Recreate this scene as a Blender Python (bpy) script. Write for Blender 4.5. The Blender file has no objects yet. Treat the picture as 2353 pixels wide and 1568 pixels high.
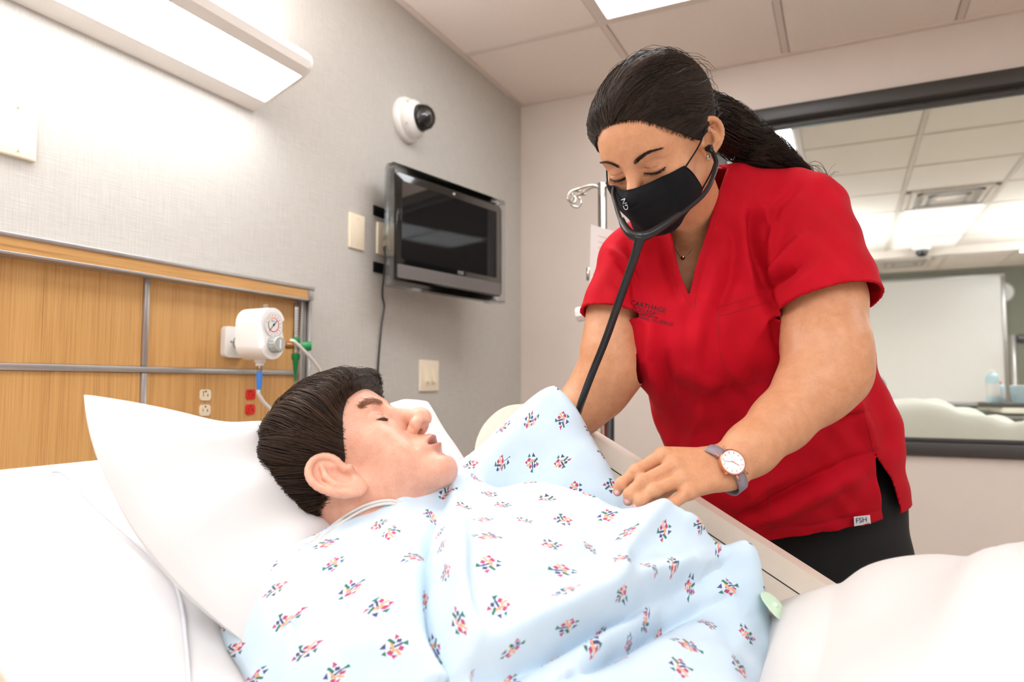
import bpy, bmesh, math, random
import numpy as np
from mathutils import Vector, Matrix
random.seed(7); rng = np.random.default_rng(7)
sc = bpy.context.scene
col = sc.collection
# ------------------------------------------------------------------ camera
FPX, YAW, PITCH, ROLL = 1595.46, .44938, .062772, .00089      # focal length in pixels of the 2353 px frame
CAM = np.array([1.43, 0.0, 1.12])
_cy, _sy = math.cos(YAW), math.sin(YAW)
FW = np.array([-_sy*math.cos(PITCH), _cy*math.cos(PITCH), math.sin(PITCH)])
_r = np.array([_cy, _sy, 0.0]); _u = np.cross(_r, FW)
RT = _r*math.cos(ROLL)+_u*math.sin(ROLL); UP = -_r*math.sin(ROLL)+_u*math.cos(ROLL)
def at(u, v, d):                       # a point d metres deep that the photograph shows at pixel (u, v)
    return CAM+d*(FW+(u-1176.5)/FPX*RT+(784-v)/FPX*UP)
def onp(u, v, ax, val):                # ... or lying on an axis plane
    D = FW+(u-1176.5)/FPX*RT+(784-v)/FPX*UP
    return CAM+D*(val-CAM[ax])/D[ax]
def pj(P):
    d = np.asarray(P, float)-CAM; z = d@FW
    return 1176.5+FPX*(d@RT)/z, 784-FPX*(d@UP)/z, z
cd = bpy.data.cameras.new('camera'); cam = bpy.data.objects.new('camera', cd); col.objects.link(cam)
cd.sensor_fit = 'HORIZONTAL'; cd.sensor_width = 36; cd.lens = FPX/2353*36; cd.clip_start = .02
cam.matrix_world = Matrix(((RT[0], UP[0], -FW[0], CAM[0]), (RT[1], UP[1], -FW[1], CAM[1]), (RT[2], UP[2], -FW[2], CAM[2]), (0, 0, 0, 1)))
cd.dof.use_dof = True; cd.dof.focus_distance = 1.12; cd.dof.aperture_fstop = 3.6
sc.camera = cam
# ------------------------------------------------------------------ world, exposure
w = bpy.data.worlds.new('world'); sc.world = w; w.use_nodes = True
w.node_tree.nodes['Background'].inputs[0].default_value = (1, .97, .93, 1)
w.node_tree.nodes['Background'].inputs[1].default_value = .25
sc.view_settings.view_transform = 'Standard'; sc.view_settings.look = 'None'
sc.view_settings.exposure = 0.76; sc.view_settings.gamma = 1
PANEL, LAMP, LAMPUP, OTHER, ADDEDUP = 5.6, 11.0, 26.0, 8.5, 26.0    # strengths of the ceiling panels, bed lamp and added uplights
H, WY = 2.505, 3.067                    # ceiling height, far wall
# ------------------------------------------------------------------ materials
def lin(c): return tuple((x/12.92 if x <= .04045 else ((x+.055)/1.055)**2.4) for x in c)
def rgb(r, g, b): return lin((r/255, g/255, b/255))
def inp(b, *names):
    for n in names:
        if n in b.inputs: return b.inputs[n]
class NT:
    def __init__(s, name):
        s.m = bpy.data.materials.new(name); s.m.use_nodes = True; s.t = s.m.node_tree
        s.b = s.t.nodes['Principled BSDF']
    def n(s, typ, **kw):
        x = s.t.nodes.new(typ)
        for k, v in kw.items(): setattr(x, k, v)
        return x
    def l(s, a, b): s.t.links.new(a, b)
    def val(s, sock, v):
        if hasattr(v, 'is_linked') or isinstance(v, bpy.types.NodeSocket): s.l(v, sock)
        else: sock.default_value = v
    def math(s, op, a, b=0.0, c=None, clamp=False):
        x = s.n('ShaderNodeMath', operation=op); x.use_clamp = clamp
        s.val(x.inputs[0], a); s.val(x.inputs[1], b)
        if c is not None: s.val(x.inputs[2], c)
        return x.outputs[0]
    def coords(s, kind='Object', scale=(1, 1, 1), rot=(0, 0, 0)):
        tc = s.n('ShaderNodeTexCoord'); mp = s.n('ShaderNodeMapping')
        mp.inputs['Scale'].default_value = scale; mp.inputs['Rotation'].default_value = rot
        s.l(tc.outputs[kind], mp.inputs[0]); return mp.outputs[0]
    def noise(s, vec, scale, detail=3, rough=.5, dist=0.0):
        x = s.n('ShaderNodeTexNoise'); s.l(vec, x.inputs['Vector'])
        x.inputs['Scale'].default_value = scale; x.inputs['Detail'].default_value = detail
        x.inputs['Roughness'].default_value = rough; x.inputs['Distortion'].default_value = dist
        return x.outputs['Fac']
    def ramp(s, fac, stops):
        x = s.n('ShaderNodeValToRGB'); s.l(fac, x.inputs[0])
        e = x.color_ramp.elements
        while len(e) < len(stops): e.new(.5)
        for k, (p, c) in enumerate(stops): e[k].position = p; e[k].color = (*c, 1)
        return x.outputs[0]
    def mix(s, fac, a, b, blend='MIX'):
        x = s.n('ShaderNodeMix', data_type='RGBA', blend_type=blend)
        s.val(x.inputs[0], fac)
        for sock, v in ((x.inputs[6], a), (x.inputs[7], b)):
            if isinstance(v, tuple): sock.default_value = (*v[:3], 1)
            else: s.l(v, sock)
        return x.outputs[2]
    def bump(s, h, strength=.2, dist=.002):
        x = s.n('ShaderNodeBump'); x.inputs['Strength'].default_value = strength; x.inputs['Distance'].default_value = dist
        s.l(h, x.inputs['Height']); s.l(x.outputs[0], s.b.inputs['Normal'])
    def color(s, c):
        if isinstance(c, tuple): s.b.inputs['Base Color'].default_value = (*c[:3], 1)
        else: s.l(c, s.b.inputs['Base Color'])
    def set(s, rough=.5, metal=0, spec=None, trans=None, coat=None, sheen=None, sss=None, alpha=None, ior=None):
        b = s.b; b.inputs['Roughness'].default_value = rough; b.inputs['Metallic'].default_value = metal
        if spec is not None: inp(b, 'Specular IOR Level').default_value = spec
        if trans is not None: inp(b, 'Transmission Weight').default_value = trans
        if coat is not None: inp(b, 'Coat Weight').default_value = coat
        if sheen is not None: inp(b, 'Sheen Weight').default_value = sheen
        if ior is not None: inp(b, 'IOR').default_value = ior
        if alpha is not None: inp(b, 'Alpha').default_value = alpha
        if sss is not None:
            inp(b, 'Subsurface Weight').default_value = sss[0]; inp(b, 'Subsurface Radius').default_value = sss[1]
            inp(b, 'Subsurface Scale').default_value = sss[2]
        return s.m
M = {}
def plain(name, c, rough=.5, metal=0, vary=.06, vscale=30, bump=.0, bscale=200, **kw):
    """a plain procedural material: colour with a little mottling and fine relief"""
    t = NT(name); v = t.coords('Object')
    n = t.noise(v, vscale, 3)
    c = rgb(*c)
    t.color(t.ramp(n, [(.25, tuple(x*(1-vary) for x in c)), (.75, tuple(min(1, x*(1+vary)) for x in c))]))
    if bump: t.bump(t.noise(v, bscale, 2), bump, .001)
    M[name] = t.set(rough, metal, **kw); return M[name]
def emit(name, c, s):
    t = NT(name); e = t.n('ShaderNodeEmission'); e.inputs[0].default_value = (*c, 1); e.inputs[1].default_value = s
    t.l(e.outputs[0], t.t.nodes['Material Output'].inputs[0]); M[name] = t.m; return t.m
# wallpaper: fine linen weave
def wallpaper(name, c1, c2, bstr):
    t = NT(name)
    a = t.noise(t.coords('Object', (1, 240, 14)), 1.0, 4); b = t.noise(t.coords('Object', (1, 16, 300)), 1.0, 4)
    k = t.math('ADD', t.math('MULTIPLY', a, .5), t.math('MULTIPLY', b, .5))
    t.color(t.ramp(k, [(.3, c1), (.7, c2)])); t.bump(k, bstr, .002); M[name] = t.set(.75)
wallpaper('wallpaper', rgb(180, 175, 167), rgb(198, 194, 187), .45)
plain('wall_paint', (218, 206, 196), .7, vary=.015, vscale=6, bump=.05, bscale=350)
plain('wall_green', (118, 120, 105), .8, vary=.03, vscale=4)
plain('tile', (234, 220, 209), .9, vary=.02, vscale=60, bump=.15, bscale=500)
plain('tee', (216, 201, 190), .55, vary=.01)
plain('floor', (196, 186, 174), .45, vary=.08, vscale=5)
plain('frame_dark', (62, 58, 56), .42, vary=.04, vscale=10)
plain('ivory', (236, 222, 196), .4, vary=.01)
plain('almond', (244, 231, 214), .35, vary=.01)
plain('white_plastic', (238, 236, 233), .32, vary=.01)
plain('white_enamel', (240, 234, 228), .35, vary=.01)
plain('grey_plastic', (168, 170, 166), .4, vary=.02)
plain('black_plastic', (16, 16, 17), .35, vary=.1)
plain('black_rubber', (20, 21, 25), .27, vary=.1)
plain('gloss_black', (9, 9, 10), .12, vary=.1, coat=.5)
plain('silver_paint', (128, 122, 120), .38, .5, vary=.03)
plain('alu', (178, 174, 172), .33, .75, vary=.03, vscale=80)
plain('steel', (190, 184, 176), .2, 1, vary=.03)
plain('green_plastic', (6, 128, 66), .35, vary=.04)
plain('blue_plastic', (58, 128, 214), .4, vary=.03)
plain('red_plastic', (214, 30, 22), .35, vary=.04)
plain('brass', (170, 120, 70), .3, .9)
plain('dark_slot', (20, 16, 14), .6)
plain('grey_text', (165, 165, 165), .5)
plain('ink_black', (14, 12, 14), .7)
plain('ink_blue', (60, 90, 170), .6)
plain('ink_navy', (30, 40, 90), .7)
plain('paper', (226, 222, 220), .8, vary=.02)
plain('ink_white', (230, 230, 232), .7)
plain('rose_gold', (222, 158, 128), .22, .95, vary=.02)
plain('sheet', (224, 222, 222), .85, vary=.012, vscale=12, bump=.12, bscale=900)
plain('blanket', (214, 211, 208), .9, vary=.012, vscale=14, bump=.3, bscale=420)
plain('cream_blanket', (240, 234, 220), .9, vary=.02, vscale=8, bump=.3, bscale=300)
plain('piping', (214, 214, 220), .7, vary=.01)
t = NT('clear_plastic'); t.color((.9, .92, .93)); M['clear_plastic'] = t.set(.12, trans=.85, ior=1.2, alpha=.55)
t = NT('tube_clear'); t.color(rgb(242, 237, 233)); M['tube_clear'] = t.set(.2, trans=.25, ior=1.3)
def pane(name, tint, ior, rough=.02):
    t = NT(name); gl = t.n('ShaderNodeBsdfGlossy'); gl.inputs['Roughness'].default_value = rough
    tr = t.n('ShaderNodeBsdfTransparent'); tr.inputs[0].default_value = (*tint, 1)
    fr = t.n('ShaderNodeFresnel'); fr.inputs[0].default_value = ior; mx = t.n('ShaderNodeMixShader')
    t.l(fr.outputs[0], mx.inputs[0]); t.l(tr.outputs[0], mx.inputs[1]); t.l(gl.outputs[0], mx.inputs[2]); t.l(mx.outputs[0], t.t.nodes['Material Output'].inputs[0]); M[name] = t.m
pane('glass', (.93, .95, .94), 1.4); pane('acrylic', (.95, .96, .965), 1.35, .05)
def wood(name, grain):
    t = NT(name)
    sc1 = (3, 480, 5) if grain == 'z' else (3, 6, 480)
    sc2 = (1, 60, 1.2) if grain == 'z' else (1, 1.2, 60)
    a = t.noise(t.coords('Object', sc1), 1.0, 5, .6, .3); b = t.noise(t.coords('Object', sc2), 1.0, 3, .5, .6)
    k = t.math('ADD', t.math('MULTIPLY', a, .72), t.math('MULTIPLY', b, .28))
    t.color(t.ramp(k, [(.3, rgb(166, 116, 60)), (.46, rgb(200, 151, 90)), (.62, rgb(212, 165, 103)), (.8, rgb(186, 136, 76))]))
    t.bump(a, .12, .001); M[name] = t.set(.42)
wood('oak_vertical', 'z'); wood('oak_horizontal', 'y')
emit('panel_light', (.95, .975, 1), PANEL); emit('lamp_light', (.95, .975, 1), LAMP); emit('lamp_uplight', (.97, .98, 1), LAMPUP)
emit('other_light', (.93, .98, 1), OTHER); emit('added_uplight_glow', (.86, .95, 1), ADDEDUP)
# ------------------------------------------------------------------ object helpers
LOC = {}
def tag(o, label=None, cat=None, group=None, kind=None):
    if label: o['label'] = label
    if cat: o['category'] = cat
    if group: o['group'] = group
    if kind: o['kind'] = kind
    return o
def thing(name, label, cat, loc=(0, 0, 0), group=None, kind=None):
    o = bpy.data.objects.new(name, None); col.objects.link(o); o.location = loc; o.empty_display_size = .05
    LOC[o.name] = Vector(loc); return tag(o, label, cat, group, kind)
def link(name, me, parent=None):
    o = bpy.data.objects.new(name, me); col.objects.link(o)
    if parent is not None:
        o.parent = parent
        if parent.type == 'EMPTY': o.matrix_parent_inverse = Matrix.Translation(-LOC[parent.name])
    return o
def mesh(name, vs, fs, mat, parent=None, smooth=False, uv=None):
    me = bpy.data.meshes.new(name)
    vs = np.asarray(vs, float)
    if isinstance(fs, np.ndarray):
        k = fs.shape[1]
        me.vertices.add(len(vs)); me.vertices.foreach_set('co', vs.ravel())
        me.loops.add(fs.size); me.loops.foreach_set('vertex_index', fs.ravel().astype(np.int32))
        me.polygons.add(len(fs)); me.polygons.foreach_set('loop_start', np.arange(0, fs.size, k, dtype=np.int32))
        me.update(calc_edges=True)
    else:
        me.from_pydata([tuple(v) for v in vs], [], [tuple(f) for f in fs])
    for m in (mat if isinstance(mat, (list, tuple)) else [mat]): me.materials.append(M[m] if isinstance(m, str) else m)
    if uv is not None:
        l = me.uv_layers.new(name='UVMap'); li = np.empty(len(me.loops), np.int32); me.loops.foreach_get('vertex_index', li)
        l.data.foreach_set('uv', np.asarray(uv, float)[li].ravel())
    if smooth: me.polygons.foreach_set('use_smooth', np.ones(len(me.polygons), bool))
    me.update()
    return link(name, me, parent)
def frombm(name, bm, mat, parent=None, smooth=False):
    me = bpy.data.meshes.new(name); bmesh.ops.recalc_face_normals(bm, faces=bm.faces); bm.to_mesh(me); bm.free()
    for m in (mat if isinstance(mat, (list, tuple)) else [mat]): me.materials.append(M[m] if isinstance(m, str) else m)
    if smooth:
        me.polygons.foreach_set('use_smooth', np.ones(len(me.polygons), bool))
        try: me.set_sharp_from_angle(angle=math.radians(38))
        except Exception: pass
    return link(name, me, parent)
def bmbox(bm, lo, hi, bevel=0, seg=2):
    lo = Vector(lo); hi = Vector(hi); c = (lo+hi)/2; s = hi-lo
    g = bmesh.ops.create_cube(bm, size=1, matrix=Matrix.Translation(c) @ Matrix.Diagonal((*s, 1)))
    if bevel:
        es = {e for v in g['verts'] for e in v.link_edges}
        bmesh.ops.bevel(bm, geom=list(es), offset=bevel, segments=seg, affect='EDGES', profile=.5)
def box(name, lo, hi, mat, parent=None, bevel=0, seg=2):
    bm = bmesh.new(); bmbox(bm, lo, hi, bevel, seg); return frombm(name, bm, mat, parent, bevel > 0)
def boxes(name, lst, mat, parent=None, bevel=0):
    bm = bmesh.new()
    for lo, hi in lst: bmbox(bm, lo, hi, bevel)
    return frombm(name, bm, mat, parent, bevel > 0)
def frame_of(d):
    d = np.asarray(d, float); d = d/np.linalg.norm(d)
    a = np.array([0, 0, 1.]) if abs(d[2]) < .9 else np.array([1., 0, 0])
    x = np.cross(a, d); x /= np.linalg.norm(x); return x, np.cross(d, x), d
def spline(P, n):
    """Catmull-Rom through the points, resampled to n points"""
    P = np.asarray(P, float); k = len(P)
    Q = np.vstack([2*P[0]-P[1], P, 2*P[-1]-P[-2]]); ts = np.linspace(0, k-1, n); out = []
    i = np.minimum(ts.astype(int), k-2); t = (ts-i)[:, None]
    a, b, c, d = Q[i], Q[i+1], Q[i+2], Q[i+3]
    return .5*((2*b)+(-a+c)*t+(2*a-5*b+4*c-d)*t*t+(-a+3*b-3*c+d)*t**3)
def tube_geo(P, r, seg=10, cap=True):
    P = np.asarray(P, float); n = len(P); r = np.broadcast_to(np.asarray(r, float), (n,))
    T = np.gradient(P, axis=0); T /= np.linalg.norm(T, axis=1)[:, None]+1e-12
    x, y, _ = frame_of(T[0]); V = []; a = np.linspace(0, 2*np.pi, seg, endpoint=False)
    for i in range(n):
        x = x-T[i]*(x@T[i]); x /= np.linalg.norm(x); y = np.cross(T[i], x)
        V.append(P[i]+r[i]*(np.cos(a)[:, None]*x+np.sin(a)[:, None]*y))
    V = np.vstack(V); F = []
    for i in range(n-1):
        for j in range(seg):
            k = (j+1) % seg; F.append((i*seg+j, i*seg+k, (i+1)*seg+k, (i+1)*seg+j))
    if cap: F.append(tuple(range(seg-1, -1, -1))); F.append(tuple(range((n-1)*seg, n*seg)))
    return V, F
def tube(name, P, r, mat, parent=None, seg=10, n=None):
    if n: 
        r = np.interp(np.linspace(0, 1, n), np.linspace(0, 1, len(P)), np.broadcast_to(r, (len(P),))); P = spline(P, n)
    V, F = tube_geo(P, r, seg); return mesh(name, V, F, mat, parent, True)
def lathe(name, prof, org, axis, mat, parent=None, seg=32, smooth=True):
    """prof: (radius, height along axis) pairs"""
    x, y, d = frame_of(axis); org = np.asarray(org, float); V = []; F = []; a = np.linspace(0, 2*np.pi, seg, endpoint=False)
    for (r, h) in prof: V.append(org+h*d+max(r, 1e-5)*(np.cos(a)[:, None]*x+np.sin(a)[:, None]*y))
    V = np.vstack(V); n = len(prof)
    for i in range(n-1):
        for j in range(seg):
            k = (j+1) % seg; F.append((i*seg+j, i*seg+k, (i+1)*seg+k, (i+1)*seg+j))
    F.append(tuple(range(seg-1, -1, -1))); F.append(tuple(range((n-1)*seg, n*seg)))
    bm = bmesh.new(); bv = [bm.verts.new(v) for v in V]
    for f in F:
        try: bm.faces.new([bv[i] for i in f])
        except ValueError: pass
    return frombm(name, bm, mat, parent, smooth)
def prism(name, poly, org, ex, ey, en, depth, mat, parent=None, bevel=0):
    """poly in (ex, ey) coordinates extruded by depth along en"""
    org, ex, ey, en = [np.asarray(q, float) for q in (org, ex, ey, en)]
    bm = bmesh.new(); a = [bm.verts.new(org+p[0]*ex+p[1]*ey) for p in poly]; b = [bm.verts.new(org+p[0]*ex+p[1]*ey+depth*en) for p in poly]
    k = len(poly); bm.faces.new(a[::-1]); top = bm.faces.new(b)
    for i in range(k): bm.faces.new((a[i], a[(i+1) % k], b[(i+1) % k], b[i]))
    if bevel: bmesh.ops.bevel(bm, geom=list(top.edges), offset=bevel, segments=2, affect='EDGES', profile=.5)
    return frombm(name, bm, mat, parent, bevel > 0)
def rrect(w, h, r, n=5):
    pts = []
    for cx, cy, a0 in ((w/2-r, h/2-r, 0), (-w/2+r, h/2-r, 90), (-w/2+r, -h/2+r, 180), (w/2-r, -h/2+r, 270)):
        for i in range(n+1):
            a = math.radians(a0+90*i/n); pts.append((cx+r*math.cos(a), cy+r*math.sin(a)))
    return pts
def disc(r, n=28, sx=1): return [(r*sx*math.cos(2*math.pi*i/n), r*math.sin(2*math.pi*i/n)) for i in range(n)]
def text_geo(s, size):
    cu = bpy.data.curves.new('t', 'FONT'); cu.body = s; cu.size = size; cu.align_x = 'CENTER'; cu.align_y = 'CENTER'; cu.resolution_u = 3
    o = bpy.data.objects.new('t', cu); col.objects.link(o); dg = bpy.context.evaluated_depsgraph_get(); dg.update()
    me = bpy.data.meshes.new_from_object(o.evaluated_get(dg)); bpy.data.objects.remove(o)
    V = np.array([v.co for v in me.vertices]); F = [tuple(p.vertices) for p in me.polygons]; bpy.data.meshes.remove(me); return V, F
def text(name, s, size, org, ex, ey, mat, parent=None, lift=.0004, sx=1):
    V, F = text_geo(s, size); ex, ey = np.asarray(ex, float), np.asarray(ey, float); en = np.cross(ex, ey)
    return mesh(name, np.asarray(org)+V[:, :1]*sx*ex+V[:, 1:2]*ey+lift*en, F, mat, parent)
# ------------------------------------------------------------------ implicit surfaces (smooth bodies and cloth)
F32 = np.float32
def smin(a, b, k): h = np.maximum(k-np.abs(a-b), 0)*F32(1/k); return np.minimum(a, b)-h*h*F32(k*.25)
def smax(a, b, k): return -smin(-a, -b, k)
def vlen(q): return np.sqrt(np.einsum('ij,ij->i', q, q))
def sphere(p, c, r): return vlen(p-np.asarray(c, F32))-F32(r)
def ell(p, c, R, A=None):
    q = p-np.asarray(c, F32)
    if A is not None: q = q@np.asarray(A, F32).T
    R = np.asarray(R, F32); a = q/R; k0 = vlen(a); k1 = vlen(a/R)+F32(1e-6)
    return k0*(k0-1)/k1
def cone(p, a, b, ra, rb):
    """tapered capsule"""
    a = np.asarray(a, F32); b = np.asarray(b, F32); ab = b-a; q = p-a; t = np.clip((q@ab)/(ab@ab+F32(1e-12)), 0, 1)
    return vlen(q-t[:, None]*ab)-(F32(ra)+F32(rb-ra)*t)
def econe(p, a, b, Ra, Rb, wdir):
    """tapered tube with an elliptical section: Ra=(half width along wdir, half depth)"""
    a = np.asarray(a, float); b = np.asarray(b, float); ab = b-a; L = np.linalg.norm(ab); d = ab/L
    x = np.asarray(wdir, float); x = x-d*(x@d); x /= np.linalg.norm(x); y = np.cross(d, x)
    q = p-a.astype(F32); s = q@d.astype(F32); t = np.clip(s/F32(L), 0, 1); e = s-t*F32(L)
    rx = F32(Ra[0])+F32(Rb[0]-Ra[0])*t; ry = F32(Ra[1])+F32(Rb[1]-Ra[1])*t; m = np.minimum(rx, ry)
    X, Y = (q@x.astype(F32))/rx, (q@y.astype(F32))/ry; E = e/m
    k0 = np.sqrt(X*X+Y*Y+E*E); k1 = np.sqrt((X/rx)**2+(Y/ry)**2+(E/m)**2)+F32(1e-6)
    return k0*(k0-1)/k1
def near(p, c, r, f, far=.06):
    """evaluate f only within r of c"""
    q = p-np.asarray(c, F32); m = np.einsum('ij,ij->i', q, q) < r*r; o = np.full(len(p), far, F32)
    if m.any(): o[m] = f(p[m])
    return o
def chain(p, pts, rs, k=.01):
    d = None
    for i in range(len(pts)-1):
        e = cone(p, pts[i], pts[i+1], rs[i], rs[i+1]); d = e if d is None else smin(d, e, k)
    return d
def net(fn, lo, hi, h, proj=2, mg=1.2):
    """surface nets over the zero set of fn, evaluated only near the surface"""
    B = 8; lo = np.asarray(lo, float); hi = np.asarray(hi, float); nb = np.maximum(np.ceil((hi-lo)/(h*B)).astype(int), 1)
    g = np.stack(np.meshgrid(*[np.arange(k) for k in nb], indexing='ij'), -1).reshape(-1, 3)
    fn0 = fn; fn = lambda p: fn0(np.asarray(p, F32)).astype(F32)
    act = g[np.abs(fn(lo+(g+.5)*h*B)) < h*B*mg]
    l = np.arange(B+1); loc = np.stack(np.meshgrid(l, l, l, indexing='ij'), -1).reshape(-1, 3); N = nb*B+2
    def gid(c): return (c[..., 0]*N[1]+c[..., 1])*N[2]+c[..., 2]
    S = np.empty((len(act), (B+1)**3), np.float32)
    for i in range(0, len(act), 1200):
        a = act[i:i+1200]; P = lo+((a[:, None]*B+loc[None])*h).reshape(-1, 3); S[i:i+1200] = fn(P).reshape(len(a), -1)
    S = S.reshape(-1, B+1, B+1, B+1); ins = S < 0
    c8 = [S[:, i:B+i, j:B+j, k:B+k] for i in (0, 1) for j in (0, 1) for k in (0, 1)]
    m = np.zeros(c8[0].shape, np.int8)
    for c in c8: m += (c < 0)
    bi, ci, cj, ck = np.nonzero((m > 0) & (m < 8))
    vals = np.stack([c[bi, ci, cj, ck] for c in c8], 1); off = np.array([(i, j, k) for i in (0, 1) for j in (0, 1) for k in (0, 1)], float)
    acc = np.zeros((len(bi), 3)); cnt = np.zeros(len(bi))
    for a in range(8):
        for b in range(a+1, 8):
            if np.abs(off[a]-off[b]).sum() == 1:
                x, y = vals[:, a], vals[:, b]; cr = (x < 0) != (y < 0); t = np.where(cr, x/np.where(cr, x-y, 1), 0)
                acc += np.where(cr[:, None], off[a]+(off[b]-off[a])*t[:, None], 0); cnt += cr
    cell = act[bi]*B+np.stack([ci, cj, ck], 1); V = lo+(cell+acc/cnt[:, None])*h
    ids = gid(cell); o = np.argsort(ids); ids = ids[o]; V = V[o]; Q = []
    base = (act*B)[:, None, None, None, :]
    for ax in range(3):
        sl0 = [slice(None)]+[slice(0, B)]*3; sl1 = list(sl0); sl1[ax+1] = slice(1, B+1)
        a, b = ins[tuple(sl0)], ins[tuple(sl1)]; bi, i, j, k = np.nonzero(a != b)
        c = act[bi]*B+np.stack([i, j, k], 1); fl = a[bi, i, j, k]
        e1 = np.zeros(3, int); e2 = np.zeros(3, int); e1[(ax+1) % 3] = 1; e2[(ax+2) % 3] = 1
        q = np.stack([gid(c), gid(c-e1), gid(c-e1-e2), gid(c-e2)], 1)
        q[~fl] = q[~fl][:, ::-1]
        okc = ((c-e1-e2) >= 0).all(1); q = q[okc]
        ix = np.searchsorted(ids, q); ix = np.minimum(ix, len(ids)-1); good = (ids[ix] == q).all(1); Q.append(ix[good])
    Q = np.vstack(Q)
    for _ in range(proj):
        e = h*.35; d = fn(V); G = np.stack([fn(V+np.eye(3)[i]*e)-fn(V-np.eye(3)[i]*e) for i in range(3)], 1)/(2*e)
        V = V-np.clip(d/(np.einsum('ij,ij->i', G, G)+.15), -.6*h, .6*h)[:, None]*G
    return V, Q
# ================================================================== the room
X1, Y0 = 4.31, -2.5                      # right wall, wall behind the camera
tag(box('floor', (-.1, Y0, -.1), (X1, 9.9, 0), 'floor'), 'plain sheet floor below the hospital bed', 'floor', kind='structure')
tag(box('wall_left', (-.12, Y0, 0), (0, WY, H+.1), 'wallpaper'), 'grey woven wallpaper wall behind the bed lamp', 'wall', kind='structure')
tag(box('wall_right', (X1, Y0, 0), (X1+.12, 9.9, H+.1), 'wall_paint'), 'plain painted side wall outside the picture', 'wall', kind='structure')
tag(box('wall_front', (-.12, Y0-.12, 0), (X1+.12, Y0, H+.1), 'wall_paint'), 'plain painted wall behind the viewer', 'wall', kind='structure')
WL, WR, WB, WT = .93, 3.7, .852, 2.29    # window opening
wb = thing('wall_back', 'pale beige painted wall around the dark framed window', 'wall', (0, WY, 0), kind='structure')
boxes('wall_face', [((0, WY, 0), (WL, WY+.12, H+.1)), ((WR, WY, 0), (X1, WY+.12, H+.1)), ((WL, WY, 0), (WR, WY+.12, WB)), ((WL, WY, WT), (WR, WY+.12, H+.1))], 'wall_paint', wb)
sx_ = onp(1440, 980, 1, WY)[0]
box('panel_seam', (sx_-.0015, WY-.0012, 0), (sx_+.0015, WY, 1.2), 'tee', wb)
# window
wn = thing('window_1', 'wide interior window with a dark grey steel frame', 'window', (WL, WY, WB), kind='structure')
fy0, fy1 = WY-.018, WY+.138
box('frame_head', (WL, fy0, WT-.056), (WR, fy1, WT), 'frame_dark', wn, .004)
box('frame_sill', (WL, fy0, WB), (WR, fy1, WB+.05), 'frame_dark', wn, .004)
box('frame_jamb', (WL, fy0, WB), (WL+.055, fy1, WT), 'frame_dark', wn, .004)
box('frame_jamb', (WR-.055, fy0, WB), (WR, fy1, WT), 'frame_dark', wn, .004)
gy = WY+.06
box('glazing_bead', (WL+.055, gy-.03, WT-.08), (WR-.055, gy-.008, WT-.056), 'frame_dark', wn, .003)
box('glazing_bead', (WL+.055, gy-.03, WB+.05), (WR-.055, gy-.008, WB+.066), 'frame_dark', wn, .003)
for k in range(9):
    x = WL+.2+.3*k; lathe('bead_screw', [(.004, 0), (.004, .002), (.002, .003)], (x, gy-.03, WT-.068), (0, -1, 0), 'black_plastic', wn, 8)
box('pane', (WL+.05, gy-.004, WB+.05), (WR-.05, gy+.004, WT-.056), 'glass', wn)
# ceilings: lay-in tiles between painted tees
def ceiling(name, label, xs, ys, skip=()):
    e = thing(name, label, 'ceiling', (xs[0], ys[0], H), kind='structure'); data = {}
    for i in range(len(xs)-1):
        for j in range(len(ys)-1):
            if (i, j) in skip: continue
            w_, d_ = xs[i+1]-xs[i]-.026, ys[j+1]-ys[j]-.026; k = (round(w_, 3), round(d_, 3))
            if k not in data:
                bm = bmesh.new(); bmbox(bm, (-w_/2, -d_/2, 0), (w_/2, d_/2, .02), .004, 1); me = bpy.data.meshes.new('ceiling_tile'); bm.to_mesh(me); bm.free(); me.materials.append(M['tile']); data[k] = me
            o = link('ceiling_tile', data[k], e); o.location = ((xs[i]+xs[i+1])/2, (ys[j]+ys[j+1])/2, H+.003)
    for x in xs: box('ceiling_tee', (x-.012, ys[0], H), (x+.012, ys[-1], H+.01), 'tee', e)
    for y in ys: box('ceiling_tee', (xs[0], y-.012, H+.0005), (xs[-1], y+.012, H+.0105), 'tee', e)
    box('ceiling_deck', (xs[0]-.05, ys[0], H+.026), (xs[-1]+.05, ys[-1], H+.06), 'tee', e)
    return e
T = .617
xs = [0+T*k for k in range(8)]; xs[-1] = X1
ys = [WY]+[2.483-T*k for k in range(8)]+[Y0]; ys = ys[::-1]
jl = [j for j in range(len(ys)-1) if ys[j] > 1.2 and ys[j+1] < 2.5]
jn = [j for j in range(len(ys)-1) if ys[j] > -1.4 and ys[j+1] < 0.1]; jb = [j for j in range(len(ys)-1) if ys[j] > -2.5 and ys[j+1] < -1.1]
skips = {(i, j) for i in (1, 3, 5) for j in jl+jn+jb if not (i == 3 and j in jl)}
ceiling('ceiling', 'white tile ceiling above the bed', xs, ys, skips)
def troffer(x0, x1, y0, y1, label, mat):
    e = thing('ceiling_light', label, 'light', ((x0+x1)/2, (y0+y1)/2, H-.002), group='recessed ceiling lights')
    f = .018
    boxes('light_frame', [((x0, y0, H-.002), (x0+f, y1, H+.02)), ((x1-f, y0, H-.002), (x1, y1, H+.02)), ((x0+f, y0, H-.002), (x1-f, y0+f, H+.02)), ((x0+f, y1-f, H-.002), (x1-f, y1, H+.02))], 'tee', e)
    box('diffuser', (x0+f, y0+f, H+.004), (x1-f, y1-f, H+.01), mat, e)
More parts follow.
